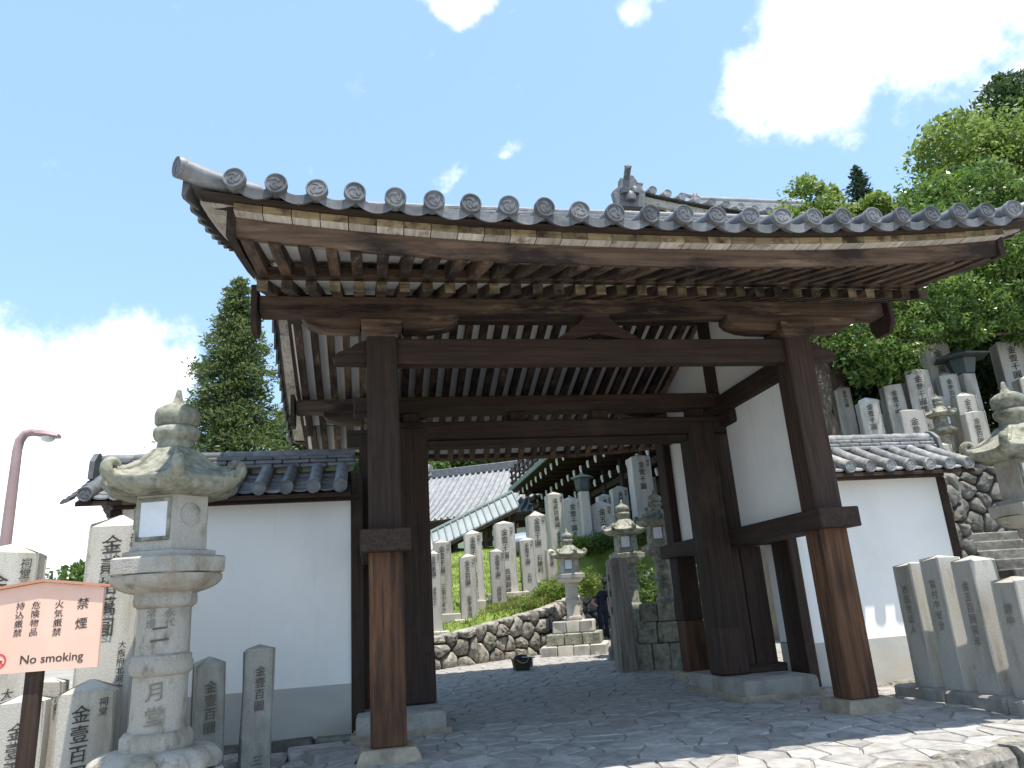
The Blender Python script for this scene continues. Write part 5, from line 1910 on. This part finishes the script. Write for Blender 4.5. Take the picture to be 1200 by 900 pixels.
# ---------------------------------------------------------------- trees
def cedar(name, label, base, h, rad, mname, n, seed, leaf=.16, start=.12, group=None, curve=.8):
    rg2 = np.random.default_rng(seed)
    t = thing(name, label, 'tree', base, 0, group)
    b = MB()
    b.tube([(0, 0, -.4), (.05, 0, h * .5), (0, 0, h * .99)], [h * .022, h * .014, .02], 9)
    P, O, S = [], [], []
    nb = int(h * 11)
    for i in range(nb):
        f = start + (1 - start) * (i + rg2.random()) / nb
        z = h * f
        a = i * 2.39996 + rg2.uniform(-.4, .4)
        L = rad * (1 - f) ** curve * rg2.uniform(.65, 1.12) + .15
        tip = np.array([math.cos(a) * L, math.sin(a) * L, -L * .28 + L * .10])
        b.tube([(0, 0, z), (tip[0] * .55, tip[1] * .55, z - L * .05), (tip[0], tip[1], z + tip[2])], [.03 + .02 * L, .02 + .008 * L, .008], 5)
        m = max(6, int(n / nb * (L / rad) * 1.7))
        u = rg2.random(m) ** .7
        cl = rg2.integers(0, 5, m)
        side = np.array([-math.sin(a), math.cos(a), 0.0])
        base_p = np.array([0, 0, z]) + tip * u[:, None]
        base_p[:, 2] -= -.05 * L + .10 * L * u ** 2
        off = side[None, :] * ((cl - 2) * .16 * L * (.35 + u * .5))[:, None]
        Q = base_p + off + rg2.normal(size=(m, 3)) * (.085 * L + .05) * np.array([1, 1, .75])
        P.append(Q); S.append(np.full(m, leaf))
        O.append(np.tile(tip / max(L, .01) * 1.2 + np.array([0, 0, .35]), (m, 1)))
    P = np.concatenate(P); S = np.concatenate(S) * rg2.uniform(.6, 1.25, len(P)); O = np.concatenate(O)
    b.build('trunk', 'bark', t, smooth=50)
    leaf_object('crown', P, S, mname, t, .36, seed, .3, out=O)
    return t


cedar('cedar_tree', 'tall narrow conifer rising behind the left plaster wall', (-5.9, 25.0, -.3), 16.9, 3.7, 'leaf_cedar', 85000, 11, .11, curve=.62)
tree('broadleaf_tree', 'round green tree far behind the leftmost pillars', (-22.5, 52, -.5), 7.6, 5.2, 'leaf_mid', 6000, .30, 12, crown_from=.1)
tree('broadleaf_tree', 'low dark tree at the left behind the tall granite pillar', (-17.5, 50, -.5), 6.6, 4.6, 'leaf_mid', 5000, .30, 13, crown_from=.1)
# wooded slope seen through the gateway
GW = 'trees on the wooded slope through the gateway'
for i, (x, y, z, h, sp, m, lab) in enumerate((
        (-.5, 62, 5.5, 12, 5.5, 'leaf_dark', 'dark tree at the left of the wooded slope through the gateway'),
        (5.2, 60, 4.5, 10.5, 4.6, 'leaf_mid', 'light round tree in the middle of the wooded slope through the gateway'),
        (1.5, 57, 2.5, 8.8, 4.0, 'leaf_bright', 'yellow-green low tree just above the far roof'),
        (10.5, 64, 8.0, 12, 5.5, 'leaf_mid', 'leafy tree above the ridge of the far roof'),
        (15.5, 62, 8.0, 11, 5.0, 'leaf_bright', 'sunlit tree beside the balcony rail through the gateway'),
        (3.5, 72, 12.0, 13, 6.5, 'leaf_dark', 'high dark tree behind the light round one'),
        (12.0, 76, 14.0, 13, 7.0, 'leaf_mid', 'upper tree of the wooded slope under the lintel'),
        (-6.5, 70, 10.0, 12, 6.5, 'leaf_mid', 'tree on the wooded slope hidden by the left gate post'),
        (20.0, 72, 13.0, 12, 6.5, 'leaf_dark', 'dark tree on the wooded slope behind the hall balcony'))):
    tree('slope_tree', lab, (x, y, z), h, sp, m, 6500, .30, 30 + i, lobes=10, crown_from=.12, group=GW, clump=7)
# trees on the hill to the right, above the roof
GR = 'trees above the right end of the gate roof'
tree('broadleaf_tree', 'broad yellow-green tree above the right end of the gate roof', (31.0, 21.5, 9.0), 13.0, 7.4, 'leaf_bright', 80000, .155, 51, lobes=14, crown_from=.15, group=GR, clump=8)
tree('broadleaf_tree', 'yellow-green tree at the right edge above the gate roof', (37.0, 20.0, 10.0), 12.8, 6.0, 'leaf_bright', 56000, .155, 52, lobes=12, crown_from=.15, group=GR, clump=8)
cedar('cedar_tree', 'dark green conifer crown at the top right corner', (46.5, 31.0, 15.0), 21.8, 8.5, 'leaf_dark', 52000, 53, .22, .1, GR, curve=.5)
cedar('pine_tree', 'small dark pine top between the roofs and the bright trees', (32.5, 31.0, 14.0), 14.4, 3.6, 'leaf_pine', 16000, 54, .16, .45, GR)
tree('broadleaf_tree', 'bright young tree peeping over the hall roof tiles', (12.2, 9.2, 3.9), 8.6, 2.1, 'leaf_bright', 9000, .085, 55, lobes=9, crown_from=.5, group=GR)
tree('broadleaf_tree', 'sprawling bright shrub crown left of the pine top', (14.4, 9.4, 4.0), 9.0, 2.3, 'leaf_bright', 11000, .085, 56, lobes=9, crown_from=.5, group=GR)

# glossy evergreen whose boughs hang beside the right end of the gate
t = thing('evergreen_tree', 'glossy-leaved evergreen hanging its boughs beside the right gate post', 'tree', (10.6, 7.6, 3.4))
b = MB()
b.tube([(-.4, -.4, -.8), (-.55, -.5, .6), (-.75, -.55, 1.6), (-.35, -.3, 2.6), (.4, 0, 4.0), (1.4, .2, 6.0)], [.62, .52, .40, .34, .28, .14], 12)
b.v = [(p[0] + .05 * math.sin(p[2] * 7 + p[1] * 9), p[1] + .05 * math.sin(p[2] * 9 + p[0] * 7), p[2]) for p in b.v]
LB = []
rg3 = random.Random(77)
boughs = [((.1, -1.2, 3.0), .70), ((1.0, -1.2, 2.9), .62), ((2.0, -1.1, 3.3), .60), ((-.4, -1.0, 3.7), .60), ((.6, -1.1, 3.5), .7), ((2.6, -1.1, 3.8), .7), ((4.4, -1.1, 4.1), .8), ((.0, -.9, 3.7), .85), ((.9, -.7, 3.0), .75), ((1.9, -.9, 3.9), .95), ((2.9, -.8, 4.6), 1.05), ((3.9, -.7, 5.2), 1.2), ((5.0, -.5, 5.6), 1.3), ((1.0, -.4, 4.6), .9), ((2.6, .2, 5.9), 1.2), ((4.4, .2, 6.7), 1.4), ((6.0, -.4, 4.6), 1.1), ((6.6, 0, 6.0), 1.5), ((.5, -1.0, 2.5), .50), ((5.6, -.9, 3.6), .75), ((3.4, -1.0, 3.5), .55), ((1.5, -.9, 2.55), .45), ((7.4, -.3, 5.0), 1.3), ((5.4, .6, 8.0), 1.5), ((7.2, .6, 7.6), 1.5)]
for c, r in boughs:
    LB.append((c, (r, r * .8, r * .62)))
    b.tube([(.1, -.1, 3.2 if c[2] > 3 else 2.4), (c[0] * .5, c[1] * .6, (3.3 + c[2]) / 2), c], [.10, .05, .02], 7)
    for _ in range(7):
        d = Vector((rg3.gauss(0, 1), rg3.gauss(0, 1), rg3.gauss(0, .8))).normalized()
        k = rg3.uniform(.25, .45)
        LB.append(((c[0] + d.x * r, c[1] + d.y * r * .8, c[2] + d.z * r * .62), (r * k, r * k, r * k * .7)))
b.build('trunk', 'bark', t, smooth=50)
P, dd = crown_points(LB, 40000, 78, .45)
tag(leaf_object('foliage', P, np.random.default_rng(78).uniform(.06, .115, len(P)), 'leaf_gloss', t, .38, 78, .5, out=np.tile((0, 0, .25), (len(P), 1))), kind='stuff')
# the leaves that show largest, one by one
lm = []
for q in range(4):
    m1 = MB()
    w = .036 + .006 * q
    m1.add([(-.11, 0, 0), (-.04, w, .012), (.05, w * .9, .008), (.13, 0, -.012), (.05, -w * .9, .008), (-.04, -w, .012), (0, 0, -.004)], [(0, 6, 1), (1, 6, 2), (2, 6, 3), (3, 6, 4), (4, 6, 5), (5, 6, 0)])
    lm.append(m1.mesh('leaf', 'leaf_gloss'))
front = [i for i in range(len(P)) if dd[i][1] < -.25]
rg3.shuffle(front)
for i in front[:220]:
    o = link('leaf', lm[i % 4], t, tuple(P[i] + dd[i] * .03))
    o.rotation_euler = (rg3.uniform(-.7, .7), rg3.uniform(-.2, .9), rg3.uniform(0, 6.28))

# low clipped greenery along the top of the stone wall, and bushes
def bush(label, x, y, z, r, mname, n, seed, group=None, leaf=.05):
    bt = thing('bush', label, 'bush', (x, y, z), 0, group)
    rr = random.Random(seed)
    L = [((rr.uniform(-.6, .6) * r[0], rr.uniform(-.6, .6) * r[1], r[2] * rr.uniform(.25, .7)), (r[0] * .5, r[1] * .5, r[2] * .5)) for _ in range(9)]
    P, d = crown_points(L, n, seed)
    b = MB()
    for c, q in L:
        b.tube([(0, 0, -.1), (c[0] * .5, c[1] * .5, c[2] * .4), c], [.025, .018, .008], 5)
    b.build('stems', 'bark', bt)
    leaf_object('foliage', P, np.random.default_rng(seed).uniform(.6, 1.3, n) * leaf, mname, bt, .45, seed, .3)


GB = 'bushes behind the gate'
bush('low bright bush on the wall left of the person', 4.35, 11.25, 1.28, (.75, .5, .5), 'leaf_bright', 2600, 61, GB)
bush('bright sprawling bush between the pale lantern and the path', 5.15, 11.9, 1.5, (.7, .6, .6), 'leaf_bright', 2600, 62, GB)
bush('small bright bush on the wall left of the pale stepped lantern', 3.5, 10.7, 1.05, (.6, .4, .35), 'leaf_bright', 1800, 63, GB)
bush('mid green bush in the gap right of the mossy lantern', 7.4, 11.8, .2, (.8, .7, 1.9), 'leaf_mid', 3200, 64, GB, .06)
bush('green bush showing beside the rear gate post', 6.9, 6.8, .1, (.6, .6, 1.7), 'leaf_mid', 2500, 65, GB, .05)

GT = 'dark trees behind the terrace pillars'
for i, (x, y, z, h, sp, m, lab) in enumerate((
        (14.5, 11.0, 3.0, 6.5, 3.2, 'leaf_dark', 'dark tree close behind the tallest terrace pillar'),
        (18.5, 10.0, 3.5, 7.5, 3.6, 'leaf_dark', 'dark tree behind the pillar at the right edge'),
        (22.5, 13.0, 4.0, 10.0, 4.5, 'leaf_mid', 'leafy tree under the bright crowns at the right edge'),
        (27.0, 16.0, 5.0, 11.0, 5.0, 'leaf_mid', 'leafy tree under the bright crowns behind the gate roof end'))):
    tree('terrace_tree', lab, (x, y, z), h, sp, m, 14000, .12, 90 + i, lobes=11, crown_from=.05, group=GT, clump=7)

for i, (x, y, r) in enumerate(((6.5, 16.0, .6), (7.4, 16.1, .7), (8.4, 16.6, .7), (9.5, 16.7, .8))):
    bush(['low bush under the green lamp post', 'low bush under the broad pillar right of the lamp', 'leafy bush behind the round jewel lantern', 'leafy bush at the foot of the tallest pillar'][i], x, y, hill_z(x, y) - .05, (r, .5, .55), ['leaf_bright', 'leaf_mid'][i % 2], 2200, 170 + i, GB)
